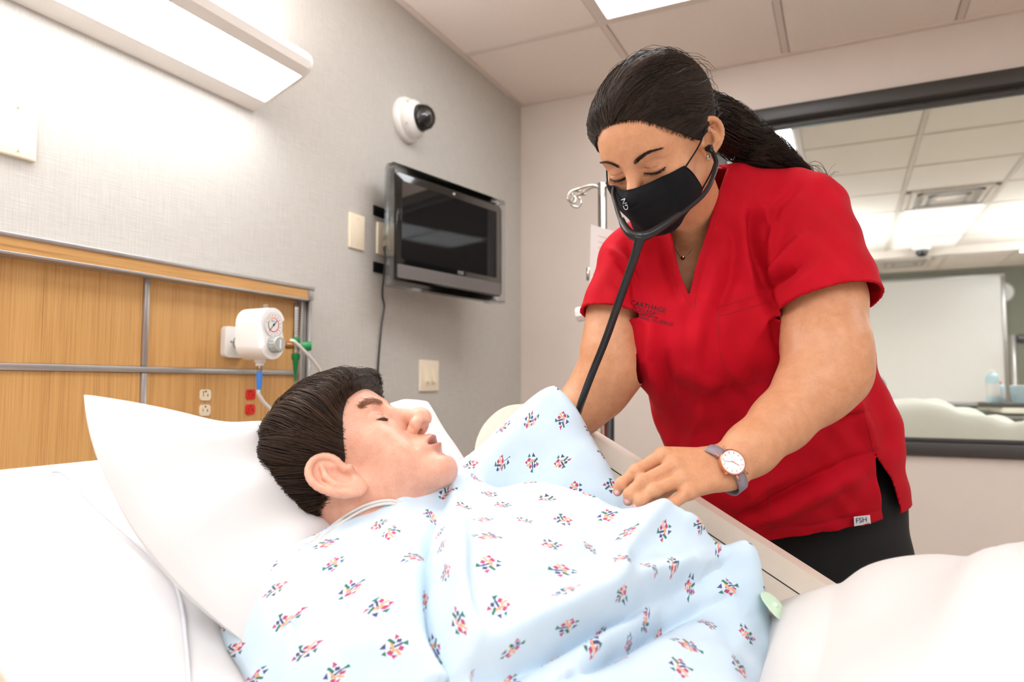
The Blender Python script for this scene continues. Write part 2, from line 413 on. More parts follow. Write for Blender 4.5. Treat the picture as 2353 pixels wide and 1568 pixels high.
for i, side in ((1, 'nearest the bed lamp wall'), (3, 'in the middle of the room'), (5, 'farthest from the bed lamp wall')):
    for jj, row in ((jl, 'over the nurse'), (jn, 'over the viewer'), (jb, 'added as fill behind the viewer')):  # the rearmost row is added to put more light on upright surfaces
        if i == 3 and jj is jl: continue
        troffer(xs[i]+.013, xs[i+1]-.013, ys[jj[0]]+.013, ys[jj[-1]+1]-.013, 'bright recessed ceiling light panel %s, %s' % (row, side), 'panel_light')
# trim between wall and ceiling
tag(box('trim_1', (0, Y0, H-.004), (.022, WY, H+.004), 'tee'), 'thin painted angle where the left wall meets the ceiling', 'trim', kind='structure')
tag(box('trim_2', (.022, WY-.022, H-.004), (X1, WY, H+.004), 'tee'), 'thin painted angle where the window wall meets the ceiling', 'trim', kind='structure')
# ------------------------------------------------------------------ the room behind the window
oy0, oy1 = WY+.12, 9.75; ox0 = -.62
ys2 = [oy0]+[3.77+T*1.017*k for k in range(10)]+[oy1]; xs2 = [ox0]+[T*.988*k for k in range(8)]+[X1]
i0 = [i for i in range(len(xs2)-1) if abs(xs2[i]-.61) < .05][0]
ceiling('ceiling_beyond', 'tile ceiling of the room behind the window', xs2, ys2, {(i0, 1), (i0+3, 1), (i0+3, 2), (i0+4, 4), (i0+4, 5), (i0-1, 6), (i0-1, 7), (i0+4, 8)})
troffer(xs2[i0]+.013, xs2[i0+1]-.013, ys2[1]+.013, ys2[2]-.013, 'recessed ceiling light seen through the window beside the ponytail', 'other_light')
for (i, j0, j1, tx) in ((i0+3, 1, 2, 'ceiling light of the room behind, just right of the picture'), (i0+4, 4, 5, 'far right ceiling light added to brighten the room behind, outside the picture'), (i0-1, 6, 7, 'ceiling light added to brighten the room behind, hidden by the nurse'), (i0+4, 8, 8, 'ceiling light added to brighten the whiteboard, outside the picture')):  # the last three panels are unseen, added to brighten this room
    troffer(xs2[i]+.013, xs2[i+1]-.013, ys2[j0]+.013, ys2[j1+1]-.013, tx, 'other_light')
tag(box('wall_far', (ox0, oy1, 0), (X1, oy1+.1, H+.1), 'wall_green'), 'grey green wall behind the whiteboard', 'wall', kind='structure')
tag(box('wall_beyond', (ox0-.1, oy0, 0), (ox0, oy1+.1, H+.1), 'wall_paint'), 'side wall of the room behind the window, hidden by the nurse', 'wall', kind='structure')
tag(box('trim_3', (ox0, 8.14, H-.07), (X1, 8.2, H+.003), 'tee'), 'shallow bulkhead across the ceiling of the room behind', 'trim', kind='structure')
# unseen uplights on posts, added to brighten that room's ceiling
for lx, tx in ((.9, 'uplight added to brighten the ceiling of the room behind, hidden behind the nurse'), (3.5, 'uplight added to brighten the ceiling of the room behind, right of the picture')):
    ol = thing('added_uplight', tx, 'lamp', (lx, 7.0, 0))
    box('lamp_body', (lx-.4, 6.6, 1.93), (lx+.4, 7.4, 2.0), 'white_enamel', ol, .01); box('uplight', (lx-.36, 6.64, 2.0), (lx+.36, 7.36, 2.006), 'added_uplight_glow', ol); box('lamp_post', (lx-.04, 6.96, 0), (lx+.04, 7.04, 1.93), 'white_enamel', ol)
# air diffusers
def diffuser(x0, x1, y0, y1, label):
    e = thing('air_vent', label, 'vent', ((x0+x1)/2, (y0+y1)/2, H-.004), group='ceiling air vents')
    for k in range(3):
        a = .02+.075*k; z = H-.006-.004*k
        boxes('vent_ring', [((x0+a, y0+a, z), (x0+a+.03, y1-a, z+.006)), ((x1-a-.03, y0+a, z), (x1-a, y1-a, z+.006)), ((x0+a, y0+a, z), (x1-a, y0+a+.03, z+.006)), ((x0+a, y1-a-.03, z), (x1-a, y1-a, z+.006))], 'alu' if k else 'tee', e)
    box('vent_throat', (x0+.02, y0+.02, H+.008), (x1-.02, y1-.02, H+.014), 'black_plastic', e)
diffuser(xs2[i0+2]+.0, xs2[i0+3], ys2[4], ys2[5], 'square metal air vent in the bright ceiling behind the window')
diffuser(1.75, 2.35, 8.75, 9.35, 'dim air vent in the dark ceiling above the whiteboard')
# ceiling camera
c2 = onp(2118, 570, 2, H); e = thing('dome_camera', 'small black dome camera on the ceiling behind the window', 'camera', c2)
lathe('camera_base', [(.001, 0), (.09, 0), (.085, .02), (.06, .03)], c2, (0, 0, -1), 'white_plastic', e); lathe('camera_dome', [(.055, .025), (.055, .05), (.045, .075), (.02, .09), (.001, .093)], c2, (0, 0, -1), 'gloss_black', e)
# whiteboard on the far wall
y_ = oy1-.03; a = onp(1900, 645, 1, y_); b = onp(2308, 628, 1, y_); c = onp(2325, 930, 1, y_)
wbx0, wbx1, wbz1, wbz0 = a[0], b[0], b[2], c[2]
e = thing('whiteboard', 'large white board on the grey green wall behind the window', 'whiteboard', (wbx0, y_, wbz0))
box('board_surface', (wbx0+.03, y_-.005, wbz0+.03), (wbx1-.03, y_+.02, wbz1-.03), 'white_plastic', e)
boxes('board_frame', [((wbx0, y_-.015, wbz1-.03), (wbx1, y_+.02, wbz1)), ((wbx0, y_-.015, wbz0), (wbx1, y_+.02, wbz0+.03)), ((wbx0, y_-.015, wbz0+.03), (wbx0+.03, y_+.02, wbz1-.03)), ((wbx1-.04, y_-.02, wbz0+.03), (wbx1, y_+.02, wbz1-.03))], 'alu', e, .004)
box('pen_tray', (wbx0, y_-.09, wbz0-.02), (wbx1-.1, y_, wbz0), 'alu', e, .004)
# round clock half hidden by the board
ck = onp(2303, 672, 1, oy1-.004); e = thing('wall_clock', 'round grey clock at the edge of the whiteboard', 'clock', ck)
lathe('clock_rim', [(.12, -.003), (.12, .02), (.11, .024), (.105, .012)], ck, (0, -1, 0), 'grey_plastic', e); lathe('clock_face', [(.105, 0), (.105, .014), (.001, .015)], ck, (0, -1, 0), 'paper', e)
# counter behind with things on it
def atY(u, v, y): return onp(u, v, 1, y)
a = atY(2040, 938, 6.5); b = atY(2420, 938, 6.5)
e = thing('counter', 'low grey counter behind the window under the whiteboard', 'counter', ((a[0]+b[0])/2, 6.7, 0))
box('counter_top', (a[0]-.3, 6.5, a[2]-.03), (b[0], 7.0, a[2]), 'wall_green', e, .004); box('counter_body', (a[0]-.3, 6.53, 0), (b[0], 7.0, a[2]-.03), 'wall_green', e)
for q in (.05, .13): box('counter_rail', (a[0]-.3, 6.49, a[2]-q-.02), (b[0], 6.53, a[2]-q), 'alu', e, .003)
c = atY(2215, 937, 6.75); e = thing('eraser', 'black felt eraser on the counter behind the window', 'eraser', (c[0], 6.75, a[2]))
box('felt', (c[0]-.09, 6.72, a[2]), (c[0]+.09, 6.78, a[2]+.02), 'black_rubber', e, .004); box('eraser_back', (c[0]-.09, 6.72, a[2]+.02), (c[0]+.09, 6.78, a[2]+.035), 'grey_plastic', e, .004)
# pole beside the board
c = atY(2327, 770, 9.2); z0 = 0
e = thing('metal_stand', 'thin metal stand beside the right end of the whiteboard', 'stand', (c[0], 9.2, 0))
tube('pole', [(c[0], 9.2, 0), (c[0], 9.2, c[2])], .03, 'alu', e); tube('stand_foot', [(c[0]-.2, 9.2, .02), (c[0]+.2, 9.2, .02)], .02, 'alu', e)
q = atY(2333, 780, 9.2); lathe('clamp', [(.02, -.04), (.05, -.03), (.05, .03), (.02, .04)], (q[0]+.05, 9.2, q[2]), (1, 0, 0), 'black_plastic', e)
# bed with a rumpled cream blanket just behind the glass
def lumpy(name, label, cat, cx, cy, w_, d_, z0, amp, mat, fnh, n=60):
    g = np.linspace(-.5, .5, n); X, Y = np.meshgrid(g, g, indexing='ij'); Z = fnh(X*w_, Y*d_)
    V = np.stack([cx+X*w_, cy+Y*d_, z0+Z], -1).reshape(-1, 3); F = []
    ij = np.arange(n*n).reshape(n, n); F = np.stack([ij[:-1, :-1], ij[1:, :-1], ij[1:, 1:], ij[:-1, 1:]], -1).reshape(-1, 4)
    bm = None; o = mesh(name, V, F, mat, None, True); m = o.modifiers.new('thick', 'SOLIDIFY'); m.thickness = .012; m.offset = -1
    return tag(o, label, cat)
def bh(X, Y):
    top = np.interp(X, [-.9, -.32, -.15, .0, .2, .4, .6, .9], [.06, .05, -.005, -.045, -.06, -.03, .02, .02])
    fold = .012*np.sin(17*X+9*Y+2*np.sin(5*Y))+.012*np.sin(24*X-30*Y+3*np.sin(7*X))
    drop = np.clip((-.28-Y)/.12, 0, 1)
    return top+fold*(1-.3*drop)-.45*drop**1.5-.12*np.clip((Y-.15)/.2, 0, 1)
e = thing('hospital_bed', 'second hospital bed behind the window under the cream blanket', 'bed', (2.15, 4.05, 0))
box('mattress', (1.1, 3.72, .6), (3.3, 4.5, .77), 'sheet', e, .04, 3); box('bed_base', (1.2, 3.8, .18), (3.2, 4.4, .6), 'grey_plastic', e, .02)
for x in (1.3, 3.1):
    for y in (3.9, 4.3): lathe('caster', [(.02, -.025), (.07, -.02), (.07, .02), (.02, .025)], (x, y, .08), (1, 0, 0), 'black_rubber', e); 
lumpy('blanket', 'rumpled cream blanket on the bed behind the window', 'blanket', 2.15, 4.05, 1.8, .95, .98, 1, 'cream_blanket', bh)
# tray table with bottles
t0 = atY(2268, 925, 4.45); tz = atY(2310, 926, 4.45)[2]
e = thing('tray_table', 'overbed tray table behind the window holding bottles', 'table', (2.4, 4.45, 0))
box('table_top', (t0[0]-.01, 4.3, tz-.022), (t0[0]+.75, 4.7, tz), 'frame_dark', e, .008); box('tray_lip', (t0[0]+.04, 4.29, tz-.05), (t0[0]+.7, 4.68, tz-.022), 'cream_blanket', e, .01)
box('table_post', (t0[0]+.55, 4.6, .05), (t0[0]+.62, 4.66, tz-.02), 'alu', e, .004); box('table_foot', (t0[0]+.2, 4.58, .0), (t0[0]+.7, 4.68, .05), 'alu', e, .01)
def bottle(u, label, r, h, mat, cap, pump=False, y=4.42):
    p = atY(u, 925, y); o = (p[0], y, tz)
    e = thing('bottle', label, 'bottle', o, group='bottles on the tray table')
    lathe('bottle_body', [(r*.9, 0), (r, .006), (r, h*.72), (r*.8, h*.8), (r*.35, h*.86)], o, (0, 0, 1), mat, e, 20)
    lathe('bottle_cap', [(r*.42, h*.84), (r*.42, h*.92), (r*.16, h*.94), (r*.14, h)], o, (0, 0, 1), cap, e, 16)
    lathe('bottle_label', [(r*1.02, h*.2), (r*1.02, h*.55)], o, (0, 0, 1), 'paper', e, 20)
plain('bottle_clear', (190, 214, 222), .3, vary=.03)
bottle(2282, 'clear pump bottle of hand gel with a pointed white cap', .032, .185, 'bottle_clear', 'white_plastic', True)
bottle(2300, 'small bottle with a red label beside the pump bottle', .022, .115, 'bottle_clear', 'red_plastic', y=4.5)
p = atY(2340, 922, 4.5); e = thing('cup', 'clear plastic cup at the right end of the tray table', 'cup', (p[0], 4.5, tz))
lathe('cup_wall', [(.03, 0), (.035, .09), (.033, .09), (.028, .004)], (p[0], 4.5, tz), (0, 0, 1), 'bottle_clear', e, 20); lathe('cup_rim', [(.034, .088), (.0365, .09), (.034, .093)], (p[0], 4.5, tz), (0, 0, 1), 'white_plastic', e, 20)
# teal chair back just behind the nurse
p = atY(2040, 900, 5.2); e = thing('chair', 'teal chair back peeking out behind the nurse through the window', 'chair', (p[0]-.22, 5.2, 0))
plain('teal', (22, 92, 96), .5)
prism('backrest', rrect(.44, .42, .1), (p[0]-.225, 5.2, p[2]-.09), (1, 0, 0), (0, 0, 1), (0, 1, 0), .05, 'teal', e, .01)
box('seat', (p[0]-.44, 4.78, .44), (p[0]-.01, 5.22, .5), 'teal', e, .02)
for sx in (-.42, -.03):
    for y in (4.82, 5.2): tube('leg', [(p[0]+sx, y, 0), (p[0]+sx, y, .45 if y < 5 else .8)], .013, 'steel', e)
# ================================================================== things on the bed lamp wall
# headwall panel
px_ = .022; hx = .06
hp = thing('headwall_panel', 'oak headwall panel with aluminium rails behind the bed', 'panel', (0, .7, .3))
hd_t = onp(708, 666, 0, hx); hd_b = onp(708, 687, 0, hx); ye = hd_t[1]; yl = -.4
zt, zb = hd_t[2], hd_b[2]
box('header_board', (0, yl, zb), (hx, ye, zt), 'oak_horizontal', hp)
box('header_cap', (0, yl, zt), (hx+.004, ye+.025, zt+.009), 'alu', hp, .002)
box('header_trim', (.01, yl, zb-.006), (hx+.002, ye, zb), 'alu', hp, .001)
box('header_end', (0, ye, zb-.004), (hx+.003, ye+.022, zt), 'alu', hp, .002)
zm = onp(672, 857, 0, .03)[2]; yd = onp(337, 800, 0, .03)[1]; yr = onp(680, 800, 0, px_)[1]; zlow = onp(230, 1078, 0, .03)[2]
g_ = .007
for (ya, yb_, za, zb2) in ((yl, yd-g_, zm+g_, zb), (yd+g_, yr, zm+g_, zb), (yl, yd-g_, zlow+g_, zm-g_), (yd+g_, yr, zlow+g_, zm-g_), (yl, yd-g_, .3, zlow-.014), (yd+g_, yr, .3, zlow-.014)):
    box('oak_panel', (0, ya, za), (px_, yb_, zb2), 'oak_vertical', hp, .0008, 1)
for (lo, hi) in (((0, yl, zm-g_), (.029, yr, zm+g_)), ((0, yd-g_, zm+g_), (.027, yd+g_, zb-.006)), ((0, yd-g_, .3), (.027, yd+g_, zm-g_)), ((0, yl, zlow-.01), (.03, yr, zlow+g_))):
    box('metal_rail', lo, hi, 'alu', hp, .003)
yp = [yr, onp(703, 800, 0, .04)[1], onp(711, 800, 0, .05)[1], onp(719, 800, 0, .045)[1]]
box('end_post', (0, yp[0], .3), (.04, yp[1], zb), 'alu', hp, .004); box('end_post', (0, yp[1]+.003, .3), (.05, yp[2], zb), 'alu', hp, .004); box('end_post', (0, yp[2]+.004, .3), (.04, yp[3], zb), 'alu', hp, .004)
# bed lamp
prof = [(0, 1.858), (.05, 1.872), (.176, 1.918), (.198, 1.934), (.205, 1.952), (.2, 1.97), (.188, 1.982), (.15, 2.0), (.0, 2.03)]
ly0, ly1 = .12, 1.355
bl = thing('bed_lamp', 'long white wall lamp with a glowing diffuser above the oak panel', 'lamp', (0, .74, 1.858))
def xz(name, poly, y0, y1, mat, parent, bevel=0): return prism(name, poly, (0, y0, 0), (1, 0, 0), (0, 0, 1), (0, 1, 0), y1-y0, mat, parent, bevel)
xz('lower_housing', [(0, 1.858), (.05, 1.872), (.05, 1.9), (0, 1.9)], ly0, ly1-.012, 'white_enamel', bl)
xz('front_cover', [(.176, 1.918), (.198, 1.934), (.205, 1.952), (.2, 1.97), (.188, 1.982), (.17, 1.985), (.165, 1.96)], ly0, ly1-.012, 'white_enamel', bl)
xz('diffuser', [(.05, 1.873), (.176, 1.919), (.16, 1.935), (.05, 1.892)], ly0+.005, ly1-.014, 'lamp_light', bl)
xz('back_housing', [(0, 1.9), (.03, 1.9), (.03, 2.03), (0, 2.03)], ly0, ly1-.012, 'white_enamel', bl)
xz('uplight', [(.03, 2.0), (.165, 1.98), (.165, 1.985), (.03, 2.005)], ly0+.02, ly1-.03, 'lamp_uplight', bl)
for y in (ly1-.012, ly0-.01): xz('end_cap', prof, y, y+.012, 'white_enamel', bl, .003)
# wall plates
EX, EZ, EN = (0, 1, 0), (0, 0, 1), (1, 0, 0)
def plate(name, label, tl, br, mat='ivory', cat='wall plate', th=.007):
    a = onp(*tl, 0, 0); b = onp(*br, 0, 0); c = (a+b)/2; w_ = abs(b[1]-a[1]); h_ = abs(a[2]-b[2])
    e = thing(name, label, cat, c); prism('plate', rrect(w_, h_, .004, 3), c, EX, EZ, EN, th, mat, e, .0025); return e, c, w_, h_
def screw(e, y, z, x=.007, mat='ivory'): lathe('screw', [(.0035, 0), (.0035, .0008), (.002, .0014)], (x, y, z), EN, mat, e, 10); box('screw_slot', (x+.0012, y-.0004, z-.003), (x+.0016, y+.0004, z+.003), 'dark_slot', e)
e, c, w_, h_ = plate('blank_plate', 'ivory blank wall plate left of the monitor', (801, 487), (834, 578), 'ivory')
for s in (-1, 1): screw(e, c[1], c[2]+s*h_*.36)
a = onp(84, 247, 0, 0); b = onp(82, 375, 0, 0); e = thing('access_plate', 'large ivory cover plate at the left edge below the lamp', 'wall plate', (0, a[1]-.1, b[2]))
prism('plate', rrect(.2, a[2]-b[2], .003, 2), (0, a[1]-.1, (a[2]+b[2])/2), EX, EZ, EN, .008, 'ivory', e, .003)
for v in (246, 346): q = onp(41, v, 0, .008); screw(e, q[1], q[2], .008)
e, c, w_, h_ = plate('light_switch', 'ivory double light switch plate beside the manikin head', (963, 827), (1005, 899), 'ivory', 'switch')
for s in (-1, 1):
    y = c[1]+s*.021
    box('switch_paddle', (.006, y-.014, c[2]-.034), (.0085, y+.014, c[2]+.034), 'ivory', e, .001); 
    o = prism('switch_toggle', [(-.024, 0), (-.024, .009), (.012, .003), (.024, .001), (.024, 0)], (.0085, y-.009, c[2]), (0, 0, 1), (1, 0, 0), (0, 1, 0), .018, 'ivory', e)
    box('slide_lever', (.0085, y+.0105, c[2]-.002), (.012, y+.0125, c[2]+.022), 'white_plastic', e)
# duplex outlets
def face(e, y, z, x, mat, dot=None):
    f = prism('outlet_face', [(min(max(p[0], -.0155), .0155), min(max(p[1], -.0135), .0135)) for p in disc(.0175, 36)], (x, y, z), EX, EZ, EN, .003, mat, e, .0008)
    xx = x+.0031
    box('slot', (xx-.0006, y-.0075, z-.004), (xx, y-.006, z+.004), 'dark_slot', f); box('slot', (xx-.0006, y+.005, z-.004), (xx, y+.0075, z+.0035), 'dark_slot', f) if dot is None else boxes('slot', [((xx-.0006, y+.005, z-.005), (xx, y+.0065, z+.003)), ((xx-.0006, y+.004, z-.0015), (xx, y+.0085, z))], 'dark_slot', f)
    lathe('ground_hole', [(.0024, -.0008), (.0024, 0)], (xx, y, z+.0085), EN, 'dark_slot', f, 10)
    if dot: lathe('green_dot', [(.0022, 0), (.0022, .0003)], (xx, y-.007, z+.007), EN, dot, f, 10)
def outlet(name, label, pts, mat, dot, x=px_):
    ps = [onp(u, v, 0, x) for u, v in pts]; e = thing(name, label, 'outlet', ps[0])
    for k, p in enumerate(ps): face(e, ps[0][1], p[2], x, mat, dot if k == 0 else 'ivory' if mat == 'ivory' else 'red_plastic')
outlet('outlet', 'ivory duplex outlet with a green dot in the oak panel', ((471, 908), (471, 943)), 'ivory', 'green_plastic')
outlet('outlet', 'red emergency duplex outlet in the oak panel under the suction gauge', ((575, 907), (574, 941)), 'red_plastic', 'dark_slot')
e, c, w_, h_ = plate('outlet', 'ivory wall outlet half hidden behind the monitor', (865, 509), (903, 594), 'ivory', 'outlet')
for s in (-1, 1): face(e, c[1], c[2]+s*.0195, .006, 'ivory')
# dome camera
c = onp(933, 277, 0, 0); e = thing('dome_camera', 'white wall dome camera with dark lens above the monitor', 'camera', c)
lathe('mount_ring', [(.082, 0), (.082, .012), (.078, .018), (.07, .022)], c, EN, 'white_plastic', e, 40)
ad = np.array([1, .05, .0])
lathe('camera_housing', [(.072, .018), (.072, .03), (.066, .048), (.055, .058), (.05, .062), (.045, .058)], c, ad, 'white_plastic', e, 40)
lathe('camera_ball', [(.001, .04), (.03, .05), (.041, .066), (.04, .078), (.03, .092), (.015, .1), (.001, .102)], c+np.array([.0, .0, -.003]), ad, 'gloss_black', e, 32)
lathe('clear_dome', [(.047, .058), (.047, .075), (.042, .093), (.03, .106), (.015, .113), (.001, .115)], c, ad, 'acrylic', e, 32)
for k in range(5): a_ = 1.2+k*1.25; lathe('screw', [(.003, 0), (.003, .003)], c+np.array([.042, .0685*math.cos(a_), .0685*math.sin(a_)]), EN, 'grey_plastic', e, 8)
# monitor on its wall arm
A = at(898, 524, .38*FPX/268); B = at(1160, 572, .38*FPX/219); mz = (A[2]+B[2])/2
ex = np.array([B[0]-A[0], B[1]-A[1], 0]); mw = np.linalg.norm(ex); ex /= mw; en = np.cross(ex, (0, 0, 1.)); en = en if en[0] > 0 else -en; ey = np.array([0, 0, 1.])
mc = np.array([(A[0]+B[0])/2, (A[1]+B[1])/2, mz]); mw -= .042; mh = .362
mo = thing('monitor', 'black flat monitor in a clear acrylic cover on the wall', 'monitor', mc)
def mp(name, w_, h_, r, off, depth, mat, cx=0, cz=0, bevel=0): return prism(name, rrect(w_, h_, r), mc+ex*cx+ey*cz+en*off, ex, ey, en, depth, mat, mo, bevel)
mp('bezel', mw, mh, .016, -.026, .026, 'gloss_black', 0, 0, .004)
t = NT('screen'); t.color((.012, .011, .011)); M['screen'] = t.set(.035, spec=1.0, coat=1.0, ior=1.7)
mp('screen', mw-.055, mh-.1, .002, 0, .0012, 'screen', 0, .022)
mp('lower_strip', mw-.02, .045, .006, 0, .002, 'silver_paint', 0, -mh/2+.03)
mp('cover_plate', mw+.035, mh+.045, .022, -.036, .005, 'acrylic')
boxes_ = []
fr_ = .008
for (cx, cz, w_, h_) in ((0, (mh+.04)/2, mw+.035, fr_), (0, -(mh+.04)/2, mw+.035, fr_), ((mw+.03)/2, 0, fr_, mh+.03), (-(mw+.03)/2, 0, fr_, mh+.03)):
    mp('cover_rim', w_, h_, .003, -.031, .036, 'acrylic', cx, cz)
for cx in (-.2, .22): mp('cover_clip', .04, .012, .002, -.02, .03, 'clear_plastic', cx, -(mh+.052)/2)
mp('webcam', .012, .008, .003, 0, .002, 'grey_plastic', .0, mh/2-.014)
text('maker_mark', 'msi', .024, mc+ex*.04+ey*(-mh/2+.066)+en*.0008, ex, ey, 'grey_text', mo)
mp('mount_plate', .2, .2, .01, -.08, .044, 'black_plastic')
# wall arm
e = thing('wall_mount', 'black steel wall bracket holding the monitor', 'bracket', (0, 1.95, mz))
for v0, v1 in ((471, 494), (601, 625)):
    p = onp(858, v0, 0, .002); q = onp(858, v1, 0, .002); box('wall_strap', (0, p[1], q[2]), (.005, p[1]+.42, p[2]), 'black_plastic', e, .001)
m0 = mc-en*.08
box('arm_bracket', (.004, m0[1]-.05, mz-.12), (.05, m0[1]+.05, mz+.12), 'black_plastic', e, .004)
tube('arm', [(.04, m0[1], mz), tuple(m0)], .02, 'black_plastic', e)
# power cable
pth = [onp(888, 575, 0, .03), onp(886, 600, 0, .025), onp(881, 640, 0, .012), onp(879, 680, 0, .01), onp(883, 705, 0, .01), onp(877, 745, 0, .008), onp(872, 800, 0, .008), onp(868, 865, 0, .008), onp(866, 960, 0, .008), onp(864, 1200, 0, .008)]
e = thing('power_cable', 'thin black power cable hanging down the wall from the outlet', 'cable', pth[-1])
tube('cord', pth, .0032, 'black_rubber', e, 8, 60); p = pth[0]; lathe('plug', [(.004, -.035), (.008, -.028), (.01, 0), (.01, .012)], p, (-.4, .25, 1), 'black_rubber', e, 12)
# suction gauge
gx0, gx1 = .102, .185
gc = onp(630, 768, 0, gx1); pc = onp(532, 787, 0, px_)
sg = thing('suction_regulator', 'white suction regulator with a round dial on the oak panel', 'medical gauge', pc)
prism('wall_plate', rrect(.068, .078, .012), pc, EX, EZ, EN, .016, 'white_plastic', sg, .004)
text('vac_mark', 'VAC', .008, pc+np.array([.0162, .008, .026]), EX, EZ, 'ink_black', sg); lathe('plate_screw', [(.003, 0), (.003, .001)], pc+np.array([.016, -.016, 0]), EN, 'steel', sg, 10)
lathe('stem', [(.014, .016), (.014, .022), (.02, .026), (.021, .045), (.018, .055), (.012, .06), (.012, .08)], pc+np.array([0, .006, -.002]), EN, 'white_plastic', sg, 24)
lathe('stem_collar', [(.0175, .015), (.0175, .022)], pc+np.array([0, .006, -.002]), EN, 'steel', sg, 24)
body = [(.036*math.cos(a), (.022 if math.sin(a) > 0 else -.024)+.036*math.sin(a)) for a in np.linspace(0, 2*math.pi, 40, endpoint=False)]
ctr = np.array([gx0, gc[1]-.004, gc[2]+.002])
prism('gauge_body', [(x*1.06, y*1.06) for x, y in body], ctr, EX, EZ, EN, gx1-gx0, 'white_plastic', sg, .012)
dc = ctr+np.array([gx1-gx0, 0, .02])
lathe('dial_rim', [(.031, -.002), (.031, .002), (.0285, .0032), (.028, -.001)], dc, EN, 'clear_plastic', sg, 36)
prism('dial_face', disc(.0285), dc+np.array([.0005, 0, 0]), EX, EZ, EN, .001, 'paper', sg)
def arc(r0, r1, a0, a1, n=14): 
    A_ = [math.radians(a0+(a1-a0)*i/n) for i in range(n+1)]; return [(r1*math.cos(q), r1*math.sin(q)) for q in A_]+[(r0*math.cos(q), r0*math.sin(q)) for q in A_[::-1]]
plain('dial_orange', (236, 120, 26), .5); plain('dial_yellow', (240, 184, 30), .5)
for (a0, a1, m) in ((-140, -60, 'red_plastic'), (-60, 45, 'red_plastic'), (45, 115, 'dial_orange'), (115, 150, 'dial_yellow'), (150, 220, 'green_plastic')): prism('dial_band', arc(.0155, .0178, a0, a1), dc+np.array([.0015, 0, 0]), EX, EZ, EN, .0003, m, sg)
for k in range(14): a_ = math.radians(-125+k*22.5); prism('dial_tick', [(-.0008, -.0012), (.0008, -.0012), (.0008, .0012), (-.0008, .0012)], dc+np.array([.0015, .0225*math.cos(a_), .0225*math.sin(a_)]), EX, EZ, EN, .0002, 'ink_black', sg)
nd = math.radians(48); cs, sn = math.cos(nd), math.sin(nd)
prism('needle', [(x*cs-y*sn, x*sn+y*cs) for x, y in ((-.021, -.0005), (.014, -.0009), (.014, .0009), (-.021, .0005))], dc+np.array([.0024, 0, 0]), EX, EZ, EN, .0005, 'ink_black', sg); lathe('needle_hub', [(.0026, 0), (.0026, .001)], dc+np.array([.0024, 0, 0]), EN, 'ink_black', sg, 12)
text('dial_mark', 'Air', .009, dc+np.array([.0016, -.003, .009]), EX, EZ, 'ink_blue', sg)
kc = ctr+np.array([gx1-gx0, .003, -.027]); lathe('control_knob', [(.021, -.004), (.021, .002), (.0195, .003), (.019, .018), (.017, .021), (.001, .0212)], kc, EN, 'grey_plastic', sg, 32)
for k in range(16): a_ = k*math.pi/8; p_ = kc+np.array([.004, .0192*math.cos(a_), .0192*math.sin(a_)]); box('knob_rib', p_-np.array([0, .0012, .0012]), p_+np.array([.013, .0012, .0012]), 'grey_plastic', sg)
box('knob_pointer', kc+np.array([.021, -.002, -.011]), kc+np.array([.0225, .002, .011]), 'white_plastic', sg)
lathe('top_lug', [(.006, 0), (.006, .012), (.004, .014)], ctr+np.array([.05, .008, .058]), (0, 0, 1), 'clear_plastic', sg, 12)
nb_ = ctr+np.array([.03, .012, -.062]); lathe('outlet_boss', [(.014, 0), (.014, .008), (.01, .009), (.01, .016)], nb_, (0, 0, -1), 'white_plastic', sg, 20); lathe('nipple', [(.006, .016), (.006, .022), (.008, .024), (.004, .032)], nb_, (0, 0, -1), 'steel', sg, 16)
q0 = nb_-np.array([0, 0, .03]); hz = thing('suction_hose', 'clear suction hose with a blue connector below the gauge', 'hose', q0)
lathe('connector', [(.006, 0), (.0072, .004), (.0075, .012), (.0062, .034), (.0062, .036), (.0055, .045)], q0, (0, 0, -1), 'blue_plastic', hz, 20)
d0 = q0-np.array([0, 0, .043]); hx_ = d0[0]
tube('hose', [d0, onp(594, 905, 0, hx_), onp(606, 925, 0, hx_), onp(622, 942, 0, hx_), onp(629, 962, 0, hx_), onp(630, 1010, 0, hx_-.03), onp(632, 1100, 0, hx_-.04)], .0048, 'tube_clear', hz, 10, 40)
# oxygen flowmeter
fx = .1; fc = onp(680, 795, 0, fx)
fm = thing('oxygen_flowmeter', 'oxygen flowmeter with clear tube and green knob at the panel edge', 'flow meter', fc)
h1 = onp(681, 696, 0, fx)[2]-fc[2]; h0 = onp(681, 775, 0, fx)[2]-fc[2]
lathe('sight_tube', [(.0085, h0-.002), (.0085, h1-.002), (.006, h1)], fc, (0, 0, 1), 'acrylic', fm, 20)
lathe('flow_scale', [(.0045, h0), (.0055, h1-.012)], fc, (0, 0, 1), 'paper', fm, 14)
for k in range(10): lathe('scale_mark', [(.0064, h0+.008+k*(h1-h0-.024)/10), (.0064, h0+.0095+k*(h1-h0-.024)/10)], fc, (0, 0, 1), 'grey_plastic', fm, 14)
lathe('tube_base', [(.009, h0-.016), (.0105, h0-.012), (.0105, h0-.004), (.009, h0)], fc, (0, 0, 1), 'green_plastic', fm, 20)
lathe('valve_body', [(.007, -.022), (.009, -.018), (.009, .012), (.007, .016)], fc, (0, 0, 1), 'steel', fm, 20)
lathe('wall_stub', [(.006, -.06), (.006, -.028), (.009, -.026), (.009, -.012), (.006, -.01), (.006, 0)], fc, (.55, .83, 0), 'brass', fm, 16)
lathe('green_knob', [(.004, 0), (.004, .006), (.0115, .008), (.0125, .02), (.0125, .03), (.0105, .033), (.001, .034)], fc+np.array([.006, .004, -.001]), (.75, .66, 0), 'green_plastic', fm, 24)
